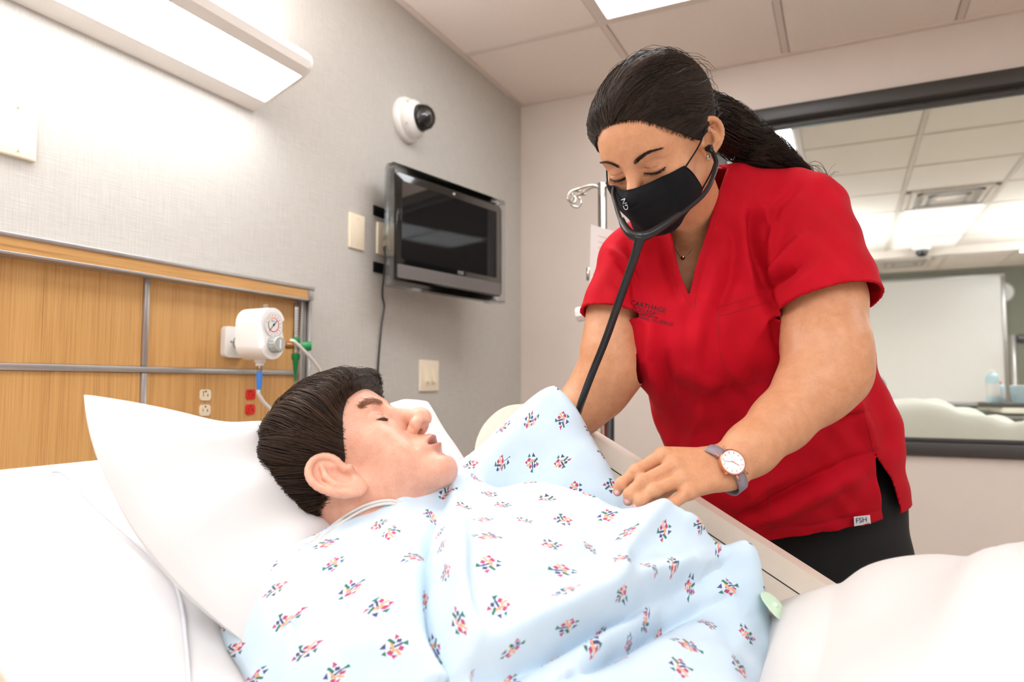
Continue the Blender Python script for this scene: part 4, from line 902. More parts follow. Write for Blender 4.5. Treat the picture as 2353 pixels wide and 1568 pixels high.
# ------------------------------------------------------------------ printed gown
def gown_mat():
    t = NT('gown_print'); uv = t.n('ShaderNodeUVMap'); uv.uv_map = 'UVMap'; sp = t.n('ShaderNodeSeparateXYZ'); t.l(uv.outputs[0], sp.inputs[0])
    CW, CH, R_ = .084, .048, .0128
    v = t.math('DIVIDE', sp.outputs[1], CH); row = t.math('FLOOR', v); odd = t.math('FLOORED_MODULO', row, 2.0)
    u = t.math('ADD', t.math('DIVIDE', sp.outputs[0], CW), t.math('MULTIPLY', odd, .5)); cu = t.math('FLOOR', u)
    wn_ = t.n('ShaderNodeTexWhiteNoise', noise_dimensions='2D'); cb = t.n('ShaderNodeCombineXYZ'); t.l(cu, cb.inputs[0]); t.l(row, cb.inputs[1]); t.l(cb.outputs[0], wn_.inputs['Vector'])
    ang = t.math('MULTIPLY', t.math('FLOOR', t.math('MULTIPLY', wn_.outputs['Value'], 4.0)), 1.5708); ang = t.math('ADD', ang, .35)
    x0 = t.math('MULTIPLY', t.math('SUBTRACT', t.math('FRACT', u), .5), CW/R_); y0 = t.math('MULTIPLY', t.math('SUBTRACT', t.math('FRACT', v), .5), CH/R_)
    ca, sa = t.math('COSINE', ang), t.math('SINE', ang)
    x = t.math('SUBTRACT', t.math('MULTIPLY', x0, ca), t.math('MULTIPLY', y0, sa)); y = t.math('ADD', t.math('MULTIPLY', x0, sa), t.math('MULTIPLY', y0, ca))
    PUR, ORG, MAG, GRN = rgb(74, 68, 116), rgb(236, 162, 112), rgb(184, 66, 108), rgb(50, 112, 100)
    n1 = t.noise(t.coords('Object'), 18, 2)
    c = t.ramp(n1, [(.3, rgb(197, 217, 233)), (.7, rgb(208, 226, 240))])
    def local(cx, cy, a):
        s_, c_ = math.sin(a), math.cos(a); dx, dy = t.math('SUBTRACT', x, cx), t.math('SUBTRACT', y, cy)
        return t.math('MULTIPLY_ADD', dx, c_, t.math('MULTIPLY', dy, s_)), t.math('MULTIPLY_ADD', dy, c_, t.math('MULTIPLY', dx, -s_))
    def paint(c, m, colr): return t.mix(m, c, colr)
    for (cx, cy, w_, h_, a, cl) in ((-.08, .08, .5, .1, -.6, PUR), (.24, -.02, .52, .1, 1.0, ORG), (-.5, -.08, .2, .18, .3, MAG), (-.1, .55, .19, .17, -.2, PUR), (.46, .42, .36, .13, .5, GRN), (.2, -.58, .22, .18, .5, MAG), (-.36, -.42, .36, .1, .7, ORG)):
        lx, ly = local(cx, cy, a); m = t.math('LESS_THAN', t.math('MAXIMUM', t.math('SUBTRACT', t.math('ABSOLUTE', lx), w_), t.math('SUBTRACT', t.math('ABSOLUTE', ly), h_)), 0.0); c = paint(c, m, cl)
    for (cx, cy, s_, a, cl) in ((-.75, .42, .26, .3, GRN), (.22, .88, .24, 1.4, MAG), (.85, -.15, .26, 2.2, PUR), (.66, -.7, .22, .2, GRN), (-.2, -.85, .22, 3.0, MAG)):
        lx, ly = local(cx, cy, a)
        m = t.math('LESS_THAN', t.math('MAXIMUM', t.math('MULTIPLY', ly, -1.0), t.math('MULTIPLY_ADD', t.math('ABSOLUTE', lx), .8, t.math('MULTIPLY', ly, .6))), s_*.62); c = paint(c, m, cl)
    t.color(c); t.bump(t.noise(t.coords('Object'), 1400, 2), .15, .0005); M['gown'] = t.set(.8, sheen=.1)
gown_mat()
sg_ = np.linspace(.30, 1.16, 340); yg = np.linspace(-1, 1, 420)
Sg, Tg = np.meshgrid(sg_, yg, indexing='ij')
yc = np.interp(Sg, [.28, .5, .8, 1.16], [.85, .87, .88, .88]); Wd = np.interp(Sg, [.28, .36, .45, .6, .8, 1.16], [.24, .31, .35, .36, .35, .33])
Nc = np.interp(Sg, [.28, .34, .38, .43, .5, .58, .66, .8, 1.0, 1.16], [.10, .145, .175, .21, .25, .275, .285, .275, .25, .235])
Wn = np.interp(Sg, [.28, .36, .45, .6, .8, 1.16], [.20, .245, .27, .29, .30, .30]); Yg = yc+np.where(Tg < 0, Wn, Wd)*Tg
Ng = Nc*np.clip(1-np.abs(Tg)**3.2, 0, 1)**.62+.004
Ng += .045*np.exp(-((Sg-.36)/.06)**2-((Yg-.98)/.07)**2)              # cloth bunched beside the chin
P = inc(Sg, Yg, Ng); U, V_, Z_ = pjv(P)
# tent over the nurse's right hand and the far sleeve
sT, yT = .40, 1.08
tent = .185*np.exp(-(np.abs((Sg-sT)/np.where(Sg < sT, .085, .125))**1.6))*np.exp(-(np.abs((Yg-yT)/.075))**2.4)
tent += .06*np.exp(-(((Sg-.6)/.12)**2+((Yg-1.09)/.06)**2))
Ng = Ng+tent
Ng -= .055*np.exp(-((Yg-.995-.06*(Sg-.45))/.026)**2)*sstep(Sg, .36, .46)*sstep(.82-Sg, 0, .2)   # crease between chest and sleeve
Ng += .018*np.exp(-((Yg-.93)/.04)**2)*np.exp(-((Sg-.55)/.12)**2)
ANC = [(755, 1216, .75), (830, 1172, .78), (890, 1148, .81), (960, 1116, .85), (1045, 1090, .905), (1085, 1084, .97), (1100, 1112, .92), (1200, 1114, .95), (1300, 1118, .955), (1420, 1166, .96), (1456, 1190, .955), (1522, 1160, .93), (1600, 1212, .955), (1740, 1264, .99), (1270, 905, 1.09), (1110, 1045, 1.08), (1180, 958, 1.085), (1230, 915, 1.09), (1320, 935, 1.09), (1352, 995, 1.09), (1390, 1080, 1.1), (1426, 1162, 1.1)]
q_ = np.array([onp(k[0], k[1], 1, k[2]) for k in ANC])-P0; sA, yA, nA = q_@ED, q_[:, 1], q_@EN3
cur = np.array([Ng.ravel()[np.argmin((Sg-a_)**2+(Yg-b_)**2)] for a_, b_ in zip(sA, yA)])
def rk(ds, dy): return np.exp(-(ds/.05)**2-(dy/.045)**2)
wA = np.linalg.solve(rk(sA[:, None]-sA, yA[:, None]-yA)+.12*np.eye(len(sA)), nA-cur)
for a_, b_, w_ in zip(sA, yA, wA): Ng = Ng+w_*rk(Sg-a_, Yg-b_)
P = inc(Sg, Yg, Ng); U, V_, Z_ = pjv(P)
def fold(pts, w_, amp, step=0.0, taper=True):
    """a crease drawn along pixels of the resting cloth; step lifts one side over the other"""
    global Ng
    d, sd, tt = segdist(U, V_, pts); env = np.sin(np.clip(tt, .03, .97)*math.pi)**.5 if taper else 1
    Ng = Ng+1.9*env*(amp*np.exp(-(d/w_)**2)+step*np.exp(-(d/(w_*2.2))**2)*np.tanh(sd*d/(w_*.35)))
fold([(1030, 1165), (1022, 1250), (1018, 1350), (1045, 1480), (1062, 1580)], 20, -.006, -.02)
fold([(1050, 1545), (1200, 1490), (1350, 1420), (1480, 1372), (1610, 1310)], 26, -.006, -.022)
fold([(1330, 1530), (1430, 1460), (1540, 1395), (1640, 1370)], 24, -.012, -.010)
fold([(1535, 1150), (1480, 1215), (1420, 1290), (1385, 1400)], 26, .013)
fold([(1600, 1300), (1500, 1385), (1380, 1460), (1250, 1510)], 22, .008)
fold([(1085, 1120), (1200, 1135), (1320, 1138), (1430, 1165)], 14, -.006)
fold([(930, 1140), (900, 1215), (870, 1290)], 26, .005); fold([(880, 1165), (985, 1120), (1080, 1095)], 12, .006)
fold([(700, 1330), (760, 1420), (800, 1540)], 30, -.005); fold([(840, 1330), (860, 1440), (850, 1560)], 34, .004)
fold([(1640, 1240), (1690, 1310), (1730, 1400)], 24, -.007); fold([(1560, 1190), (1650, 1250), (1745, 1285)], 20, .010)
fold([(660, 1330), (640, 1430), (650, 1560)], 26, .006); fold([(720, 1290), (800, 1250), (900, 1200)], 20, -.004)
fold([(1150, 1330), (1240, 1300), (1330, 1260)], 30, .004); fold([(1200, 1240), (1260, 1180), (1330, 1140)], 24, .003)
fold([(1120, 1200), (1110, 1300), (1160, 1420)], 34, .003); fold([(760, 1480), (900, 1500), (1000, 1470)], 30, .003)
Ng = Ng+.0016*np.sin(60*Sg+22*Yg+4*np.sin(14*Yg))+.0012*np.sin(95*Yg-40*Sg+3*np.sin(20*Sg))
Ng = np.maximum(Ng, .003); P = inc(Sg, Yg, Ng)
du = np.vstack([np.zeros((1, P.shape[1])), np.cumsum(np.linalg.norm(np.diff(P, axis=0), axis=2), 0)]); dv = np.hstack([np.zeros((P.shape[0], 1)), np.cumsum(np.linalg.norm(np.diff(P, axis=1), axis=2), 1)])
dum = np.broadcast_to(du.mean(1, keepdims=True), du.shape)
UVg = np.stack([dv-dv[:, dv.shape[1]//2:dv.shape[1]//2+1], dum+(du-dum)*sstep(-Tg, -.1, .4)], -1).reshape(-1, 2)
# neck opening: leave out the cloth that would lie on the throat
hole = ((Sg-.30)/.03)**2+((Yg-.80)/.10)**2 < 1
ij = np.arange(Sg.size).reshape(Sg.shape); F = np.stack([ij[:-1, :-1], ij[1:, :-1], ij[1:, 1:], ij[:-1, 1:]], -1)
keep = ~(hole[:-1, :-1] | hole[1:, 1:]); gw = mesh('gown', P.reshape(-1, 3), F[keep].reshape(-1, 4)[:, ::-1].copy(), 'gown', pat, True, UVg); gw['label'] = 'pale blue patient gown with small geometric print'
m = gw.modifiers.new('thick', 'SOLIDIFY'); m.thickness = .0015; m.offset = -1
from mathutils.bvhtree import BVHTree
gown_bvh = BVHTree.FromPolygons([tuple(v) for v in P.reshape(-1, 3)], [tuple(f) for f in F[keep].reshape(-1, 4)])
def hit(bvh, u, v, lift=.001):
    D = FW+(u-1176.5)/FPX*RT+(784-v)/FPX*UP; r = bvh.ray_cast(Vector(CAM), Vector(D).normalized())
    return None if r[0] is None else np.array(r[0])-lift*D/np.linalg.norm(D)
def seam(name, pts, bvh, r, mat, parent, n=40, lift=.0004):
    q = spline(np.array(pts, float), n); h_ = [hit(bvh, a, b, lift) for a, b in q]; h_ = [x for x in h_ if x is not None]
    return tube(name, h_, r, mat, parent, 5) if len(h_) > 3 else None
plain('gown_thread', (150, 180, 204), .8)
for s_ in ([(1060, 1186), (1190, 1255), (1322, 1327)], [(1322, 1327), (1370, 1275), (1418, 1220)], [(1248, 962), (1290, 985), (1300, 1030), (1290, 1085)]): seam('seam', s_, gown_bvh, .0006, 'gown_thread', gw)
c = hit(gown_bvh, 683, 1430, .0)
if c is not None: lathe('snap_button', [(.007, -.001), (.0068, .0016), (.0045, .0012), (.004, .0018), (.001, .002)], c, CAM-c+np.array([0, .3, .6]), 'clear_plastic', gw, 20)
pat_bvh = BVHTree.FromPolygons([tuple(v) for v in PV], [tuple(f) for f in PQ])
def hit2(u, v, lift):
    h_ = [x for x in (hit(gown_bvh, u, v, lift), hit(pat_bvh, u, v, lift)) if x is not None]
    return min(h_, key=lambda x: (x-CAM)@FW) if h_ else None
def lay(pts, lift, n=40): return [x for x in (hit2(u, v, lift) for u, v in spline(np.array(pts, float), n)) if x is not None]
tb = lay([(700, 1262), (742, 1226), (775, 1200), (815, 1172), (850, 1157), (890, 1149), (928, 1153)], .003); tb2 = lay([(704, 1268), (745, 1234), (780, 1206), (818, 1180), (852, 1164), (890, 1156), (928, 1160)], .003)
for q in (tb, tb2): q += [q[-1]+np.array([.008, .004, -.007]), q[-1]+np.array([.016, .008, -.016])]
def smoothp(P_, k=5): P_ = np.array(P_); Q_ = P_.copy(); [Q_.__setitem__(i, P_[max(0, i-k):i+k+1].mean(0)) for i in range(len(P_))]; return Q_
e = thing('oxygen_tubing', 'clear tubing looped around the manikin neck', 'tubing', tb[0])
tube('tubing_strand', smoothp(tb), .0022, 'tube_clear', e, 8); tube('tubing_strand', smoothp(tb2), .0022, 'tube_clear', e, 8)
lathe('tubing_slide', [(.004, -.008), (.005, -.006), (.005, .006), (.004, .008)], tb[0], tb[2]-tb[0], 'clear_plastic', e, 12)
# ------------------------------------------------------------------ blanket over the legs
cp = [onp(u, v, 1, 1.06) for u, v in ((1790, 1375), (1870, 1332), (2000, 1300), (2150, 1268), (2260, 1255), (2353, 1212), (2450, 1150))]
bx = np.linspace(1.2, 2.6, 220); by = np.linspace(.28, 1.22, 220); BX, BY = np.meshgrid(bx, by, indexing='ij')
crest = np.interp(BX, [1.2]+[p[0] for p in cp]+[2.0, 2.6], [cp[0][2]-.05]+[p[2] for p in cp]+[cp[-1][2]-.02, .75])
prof = np.clip(1-np.abs((BY-.76)/.47)**4, 0, 1)**.5
base = np.interp(BX, [1.2, 1.42, 2.6], [.52, .43, .43])
BZ = base+(crest-base)*prof
edge = np.clip((BX-1.315-.03*np.sin(9*BY+1)-.012*np.sin(21*BY))/.05, 0, 1)
BZ = np.where(edge < 1, BZ-.12*(1-edge)**2, BZ)
BZ += .014*np.sin(14*BX+6*BY)*np.sin(7*BY+2)+.010*np.exp(-((BX-1.52-.25*(BY-.7))/.02)**2)-.008*np.exp(-((BX-1.40-.1*(BY-.7))/.018)**2)+.006*np.sin(30*BX-18*BY)
gm = gridmesh('blanket', np.stack([BX, BY, BZ], -1), 'blanket', None, flip=False); tag(gm, 'white blanket over the manikin legs at the lower right', 'blanket')
m = gm.modifiers.new('thick', 'SOLIDIFY'); m.thickness = .018; m.offset = 1
plain('pale_green', (206, 232, 206), .7)
gc_ = next((h_+RT*(1772-u)*.0006-FW*.012 for u in (1755, 1745, 1735, 1720, 1700) for h_ in [hit(gown_bvh, u, 1388, .004)] if h_ is not None), None)
if gc_ is not None:
    e = thing('electrode_pad', 'pale green pad between the gown and the blanket', 'pad', gc_)
    prism('pad', rrect(.05, .05, .02), gc_, (.6, -.6, -.5), (.3, .8, -.2), np.cross((.6, -.6, -.5), (.3, .8, -.2)), .002, 'pale_green', e); lathe('pad_stud', [(.004, 0), (.004, .004), (.002, .006)], gc_, (0, -.3, 1), 'pale_green', e, 12)
# ================================================================== the nurse
RN = np.array([[-.951, .3079, .0292], [-.2799, -.8165, -.5049], [-.1316, -.4883, .8627]]); SN = 1.04; TN = np.array([1.1706, 1.0784, 1.4863])
u0, s0_, v0_ = np.linalg.svd(RN); RN = u0@v0_
_pv = (np.array([0, .07, .0])*SN)@RN+TN; _a = math.radians(7); _c, _s = math.cos(_a), math.sin(_a)
RN = np.array([[1, 0, 0], [0, _c, -_s], [0, _s, _c]])@RN; TN = _pv-(np.array([0, .07, .0])*SN)@RN
ZK = .80                                # her lower face is short
def n2w(q):
    q = np.array(q, float); z = q[..., 2]; q[..., 2] = np.where(z < -.01, -.01+(z+.01)*ZK, z); return (q*SN)@RN+TN
def w2n(p):
    q = (p-TN.astype(F32))@(RN.T/SN).astype(F32); z = q[:, 2]; q[:, 2] = np.where(z < -.01, -.01+(z+.01)/F32(ZK), z); return q
nu = thing('person', 'nursing student in red scrubs and black mask leaning over the bed', 'person', (1.36, 1.5, 0))
kn = dict(nose=.95, ear=.95, ey=-.014, ez=-.008, slit=dict(h=.0024, arch=-1, z=-.007))
nk_a = n2w((0, -.03, -.05)); nk_b = at(1612, 520, 1.28)
def head_fn(p):
    d = head(w2n(p), kn)*F32(SN*.9)
    d = smin(d, cone(p, nk_a, nk_b, .051, .05), .03)
    d = smin(d, cone(p, n2w((-.03, -.02, -.06)), at(1585, 530, 1.225), .022, .02), .03)
    d = smin(d, econe(p, at(1605, 570, 1.28), at(1640, 720, 1.285), (.10, .052), (.12, .07), RT), .04)
    return d
AL = [(1858, 520, 1.225, .056), (1887, 690, 1.15, .064), (1898, 800, 1.105, .062), (1905, 855, 1.09, .056), (1866, 896, 1.075, .0505), (1795, 969, 1.045, .0395), (1725, 1032, 1.015, .033), (1674, 1074, 1.0, .0275)]
HK = dict(index=[(1524, 1046, 1.0), (1461, 1083, .985), (1427, 1113, .98), (1419, 1130, .982)], middle=[(1551, 1070, .982), (1476, 1107, .965), (1446, 1136, .962), (1443, 1152, .966)], ring=[(1567, 1101, .967), (1503, 1128, .953), (1473, 1150, .95), (1465, 1164, .953)], little=[(1584, 1130, .955), (1542, 1160, .945), (1518, 1178, .945), (1505, 1188, .95)], thumb=[(1610, 1075, 1.02), (1560, 1105, 1.03), (1525, 1130, 1.025), (1500, 1150, 1.015)])
HRD = dict(index=(.0102, .0088, .0078, .0066), middle=(.0102, .009, .0078, .0068), ring=(.0098, .0086, .0076, .0066), little=(.0092, .0078, .0068, .0058), thumb=(.014, .0115, .0098, .0082))
def arm_l(p):
    pts = [at(*a[:3]) for a in AL]; rs = [a[3] for a in AL]
    d = chain(p, pts, rs, .03)
    w_ = at(1674, 1074, 1.0); mk = [at(*HK[f][0]) for f in ('index', 'middle', 'ring', 'little')]; mid = (mk[1]+mk[2])/2
    d = smin(d, econe(p, w_, at(1645, 1076, .997), (.03, .021), (.033, .018), mk[0]-mk[3]), .015)
    for f, q in zip(('index', 'middle', 'ring', 'little'), mk): d = smin(d, near(p, (w_+q)/2, .12, lambda z: cone(z, w_+(q-mid)*.45, q+FW*.004, .0155, .0105)), .014)
    d = smin(d, near(p, (w_+mid)/2, .12, lambda z: econe(z, w_*.6+mid*.4+FW*.008, mid*.9+w_*.1+FW*.006, (.03, .013), (.036, .011), mk[0]-mk[3])), .012)
    for f in HK:
        ps = [at(*a) for a in HK[f]]; d = smin(d, near(p, ps[1], .09, lambda z: chain(z, ps, HRD[f], .006)), .0075)
        if f != 'thumb':
            d = smin(d, near(p, ps[0], .03, lambda z: sphere(z, ps[0]-FW*.0025, .0088)), .007)
            d = smin(d, near(p, ps[1], .03, lambda z: sphere(z, ps[1]-FW*.0015, HRD[f][1]*1.0)), .004)
    return d
AR = [(1445, 590, 1.27, .036), (1411, 720, 1.25, .043), (1406, 800, 1.24, .049), (1408, 850, 1.235, .049), (1372, 900, 1.245, .047), (1325, 950, 1.24, .038), (1290, 985, 1.23, .03)]
RH = dict(index=[(1267, 995, 1.19), (1245, 1015, 1.175), (1238, 1035, 1.17)], middle=[(1275, 1002, 1.185), (1256, 1028, 1.165), (1252, 1048, 1.16)], ring=[(1285, 1010, 1.185), (1270, 1038, 1.165), (1268, 1058, 1.165)], little=[(1297, 1016, 1.19), (1288, 1042, 1.175), (1288, 1058, 1.175)], thumb=[(1262, 975, 1.2), (1240, 995, 1.19), (1230, 1015, 1.185)])
def arm_r(p):
    pts = [at(*a[:3]) for a in AR]; d = chain(p, pts, [a[3] for a in AR], .03)
    w_ = pts[-1]
    d = smin(d, econe(p, w_, at(1277, 1000, 1.19), (.028, .018), (.034, .014), at(1267, 995, 1.19)-at(1297, 1016, 1.19)), .015)
    for f in RH:
        ps = [at(*a) for a in RH[f]]; d = smin(d, near(p, ps[1], .08, lambda z: chain(z, ps, (.010, .0085, .0072), .006)), .007)
    return d
def bnd(pts, m): P_ = np.array([at(*q[:3]) for q in pts]); return P_.min(0)-m, P_.max(0)+m
hN = net(head_fn, TN-np.array([.15, .16, .3]), TN+np.array([.2, .26, .17]), .002)
lo, hi = bnd(AL[1:]+[q for f in HK for q in HK[f]], .06); lo[2] -= .01; aL = net(arm_l, lo, hi+np.array([.02, .02, .03]), .0019)
lo, hi = bnd(AR[1:]+[q for f in RH for q in RH[f]], .05); aR = net(arm_r, lo, hi, .0026)
V, Q = join(join(hN, aL), aR)
o = mesh('body', V, Q, 'nurse_skin', nu, True); tv = np.zeros(len(V)); tv[:len(hN[0])] = head_tint(w2n(hN[0].astype(F32)))*.8; tint(o, tv)
body_bvh = BVHTree.FromPolygons([tuple(v) for v in V], [tuple(f) for f in Q])
# eyes, lashes, brows
for sd in (1, -1):
    c = n2w((sd*.0315, .0625, -.006)); e_ = lathe('eye', [(.001, -.0115), (.0075, -.0085), (.011, -.003), (.0112, .002), (.0085, .0075), (.004, .0108), (.001, .0115)], c, RN[1]*.8-RN[2]*.6, 'white_plastic', nu, 20)
    lathe('iris', [(.0062, .0095), (.0055, .0104), (.003, .0114), (.001, .0117)], c, RN[1]*.8-RN[2]*.6, 'dark_slot', e_, 20)
x = np.linspace(.0155, .0478, 24); zz = -.007-.0035*np.clip(1-((x-.0315)/.017)**2, -1, 1)
for sd in (1, -1):
    lash, brow = [], []
    y = surf_y(sd*x, zz+.0032, kn); pth = n2w(np.column_stack([sd*x, y+.0006, zz+.0018])); tube('lash_line', pth, .0009, 'ink_black', nu, 6)
    for k in range(46):
        i = rng.integers(1, 23); b0 = np.array([sd*x[i], y[i]+.0005, zz[i]+.0016]); t_ = np.linspace(0, 1, 5)[:, None]; dr = np.array([sd*.0045*(x[i]-.027)/.02, .0055, -.0042]); lash.append(n2w(b0+dr*t_+np.array([0, .0, .0025])*t_**2))
    t_ = rng.uniform(0, 1, 230); bx_ = .012+.038*t_; bz = .0145+.010*np.sin(np.minimum(t_*1.2, 1)*1.9)-.0005*t_+rng.uniform(-1, 1, 230)*(.0032-.0028*t_); by_ = surf_y(sd*bx_, bz, kn)
    for k in range(230): brow.append(n2w(np.array([sd*bx_[k], by_[k]+.0006, bz[k]])+np.array([sd*.0056, -.0024*t_[k], .0026*(1-1.7*t_[k])+rng.normal(0, .0007)])*np.linspace(0, 1, 4)[:, None]))
    strands('eyelashes', lash, .00035, .00015, 'ink_black', nu); strands('eyebrow', brow, .00028, .0002, 'nurse_hair', nu)
# earrings
for i, (u, v) in enumerate(((1627, 362), (1633, 354), (1629, 301))):
    c = hit(body_bvh, u, v, .0005)
    if c is not None: lathe('earring', [(.001, -.002), (.0034-.0012*(i > 0), -.001), (.0034-.0012*(i > 0), .001), (.0015, .0022)], c, CAM-c, 'steel', nu, 12)
# nails
plain('nail', (228, 176, 190), .25)
for (f, u, v) in (('index', 1416, 1132), ('middle', 1437, 1152), ('ring', 1456, 1165)):
    c = hit(body_bvh, u+3, v-2, -.0005); tip = at(*HK[f][3]); 
    if c is None: c = tip-FW*.006
    d_ = at(*HK[f][3])-at(*HK[f][2]); d_ /= np.linalg.norm(d_); V_n, F_n = [], []
    x_, y_, _ = frame_of(d_); nn = c-tip; nn -= d_*(nn@d_); nn /= np.linalg.norm(nn)+1e-9; sdn = np.cross(d_, nn); g = np.linspace(-1, 1, 9)
    for a_ in g:
        for b_ in g: V_n.append(c+d_*(a_*.0052)+sdn*(b_*.0044*math.sqrt(max(0, 1-.55*a_*a_)))+nn*(.0008-.0022*b_*b_-.0008*a_*a_))
    ij_ = np.arange(81).reshape(9, 9); mesh('nail', V_n, np.stack([ij_[:-1, :-1], ij_[1:, :-1], ij_[1:, 1:], ij_[:-1, 1:]], -1).reshape(-1, 4), 'nail', nu, True)
# ------------------------------------------------------------------ hair drawn back into a ponytail
tie = np.array([-.03, -.112, .012])
def noff(q): return (.04+.96*sstep(-ncut(q), -.002, .03))*(.006+.008*sstep(q[:, 2], -.0, .09))
def ncut(q):
    X = np.abs(q[:, 0]); front = .076-.55*np.clip(X-.03, 0, 1)-.72*(.086-q[:, 1])-q[:, 2]
    return np.maximum(front*.8, -.075-q[:, 2])
V, Q = net(lambda p: smax(core(w2n(p))-(noff(w2n(p))-.0015), ncut(w2n(p))+F32(.004), .003)*F32(SN), TN-.17, TN+.17, .0028)
nh = mesh('hair', V, Q, 'nurse_hair', nu, True)
poff_keep = poff
paths = []; D_l = []; O_l = []; n_ = 26
for k in range(6500):
    side = 1 if rng.uniform() < .42 else -1
    t_ = rng.uniform(0, 1)
    if rng.uniform() < .55:            # from the hairline
        xx = side*(.002+.072*t_); X = abs(xx); yy = .088-.07*t_**1.6+rng.uniform(-.012, .004); z_ = .076-.55*max(X-.03, 0)-.72*(.086-yy)+.004
    else:                              # from the parting
        xx = side*.0015; yy = .085-.13*t_; z_ = .085+.04*math.sin(t_*2.2)
    a = np.array([xx, yy, z_])-HC; a /= np.linalg.norm(a); b = tie+np.array([rng.normal(0, .01), 0, rng.normal(0, .012)])-HC; b /= np.linalg.norm(b)
    om = math.acos(np.clip(a@b, -1, 1)); tt = np.linspace(0, rng.uniform(.55, 1), n_)
    mid = np.array([side*.55*(1 if t_ > .25 else .7), 0, .35]); w_ = np.sin(tt*math.pi)*.32
    dr = (np.sin((1-tt)*om)/math.sin(om))[:, None]*a+(np.sin(tt*om)/math.sin(om))[:, None]*b+w_[:, None]*mid; D_l.append(dr/np.linalg.norm(dr, axis=1)[:, None])
    O_l.append(np.full(n_, rng.uniform(-.0015, .0018))+.0012*np.sin(9*t_+side))
poff = noff; HP = on_core(np.vstack(D_l), np.concatenate(O_l).astype(F32)).reshape(-1, n_, 3); poff = poff_keep
for P in HP:
    ok = ncut(P) < rng.uniform(-.001, .006)
    if ok.sum() > 6: paths.append(n2w(P[ok]))
for k in range(700):                   # fine hairs along the hairline
    t_ = rng.uniform(-1, 1); X = abs(t_)*.074; yy = .088-.07*abs(t_)**1.6+.003; z_ = .076-.55*max(X-.03, 0)-.72*(.086-yy)+rng.uniform(-.004, .004)
    a = np.array([t_*.074, yy, z_]); dn = a-HC; dn /= np.linalg.norm(dn); bk = np.array([t_*.25+rng.normal(0, .15), -.75, .55]); bk -= dn*(bk@dn); bk /= np.linalg.norm(bk); s_ = np.linspace(0, 1, 6)[:, None]
    q = a+bk*s_*rng.uniform(.012, .022); q = q-HC; rad = np.linalg.norm(q, axis=1, keepdims=True); D_l = None; paths.append((q/rad, rng.uniform(.0006, .0022)))
fz = paths[-700:]; del paths[-700:]; poff = lambda q: np.float32(0)*q[:, 0]
FZ = on_core(np.vstack([f[0] for f in fz]), np.repeat([f[1] for f in fz], 6).astype(F32)).reshape(-1, 6, 3); poff = poff_keep
strands('baby_hair', [n2w(P) for P in FZ], .00028, .00022, 'nurse_hair', nh, 6)['kind'] = 'stuff'
for k in range(60):                    # loose hairs
    P = HP[rng.integers(len(HP))]; L_ = rng.uniform(.01, .03); N_ = P-HC; N_ /= np.linalg.norm(N_, axis=1)[:, None]; s_ = np.linspace(0, 1, n_)[:, None]
    paths.append(n2w(P+N_*L_*.5*s_**2+.003*np.sin(s_*9+k)*N_))
strands('hair_strands', paths, .00052, .00032, 'nurse_hair', nh, 10)['kind'] = 'stuff'
tw = n2w(tie); tl = spline([n2w((-.02, -.095, .02)), tw, at(1700, 312, 1.235), at(1760, 352, 1.26), at(1822, 395, 1.27), at(1880, 432, 1.26)], 40); tr_ = np.interp(np.linspace(0, 1, 40), [0, .15, .32, .5, .7, .88, 1], [.022, .028, .046, .050, .04, .026, .012])
tpaths = []; TG = np.gradient(tl, axis=0); TG /= np.linalg.norm(TG, axis=1)[:, None]; UG = np.cross(TG, RT); UG /= np.linalg.norm(UG, axis=1)[:, None]; SG = np.cross(TG, UG)
for k in range(1500):
    a_ = rng.uniform(0, 2*math.pi); rr = math.sqrt(rng.uniform(0, 1)); ph = rng.uniform(0, 6.28); fr_ = rng.uniform(5, 9); e0 = int(rng.uniform(26, 41)); st = 0 if rng.uniform() < .7 else int(rng.uniform(0, 10))
    T_ = TG; up, sd_ = UG, SG; s_ = np.linspace(0, 1, 40) # np.linalg.norm(T_, axis=1)[:, None]; up = np.cross(T_, RT); up /= np.linalg.norm(up, axis=1)[:, None]; sd_ = np.cross(T_, up); s_ = np.linspace(0, 1, 40)
    wv = (.002+.008*s_)[:, None]; P = tl+(tr_*rr*math.cos(a_))[:, None]*up+(tr_*rr*math.sin(a_))[:, None]*sd_*.8+wv*np.sin(fr_*6.28*s_*.55+ph)[:, None]*up+wv*.7*np.cos(fr_*6.28*s_*.5+ph)[:, None]*sd_
    tpaths.append(P[st:e0])
for k in range(14):                    # curls at the end
    o_ = tl[-6]+np.array([rng.normal(0, .008), 0, rng.normal(0, .012)]); t_ = np.linspace(0, 1, 26); r_c = rng.uniform(.008, .018)
    tpaths.append(o_+np.outer(t_*.05, RT)-np.outer(t_**2*rng.uniform(0, .03), UP)+np.outer(r_c*np.sin(t_*7+k), UP)+np.outer(r_c*(1-np.cos(t_*7+k))*.5, RT))
pt_ = strands('ponytail', tpaths, .00055, .0003, 'nurse_hair', nu); V_t, F_t = tube_geo(tl, tr_*.72, 14); mesh('ponytail_core', V_t, F_t, 'nurse_hair', pt_, True)
tube('hair_tie', [tw+.024*(math.cos(a_)*RN[0]+math.sin(a_)*RN[2]) for a_ in np.linspace(0, 6.3, 24)], .004, 'black_rubber', pt_, 8)
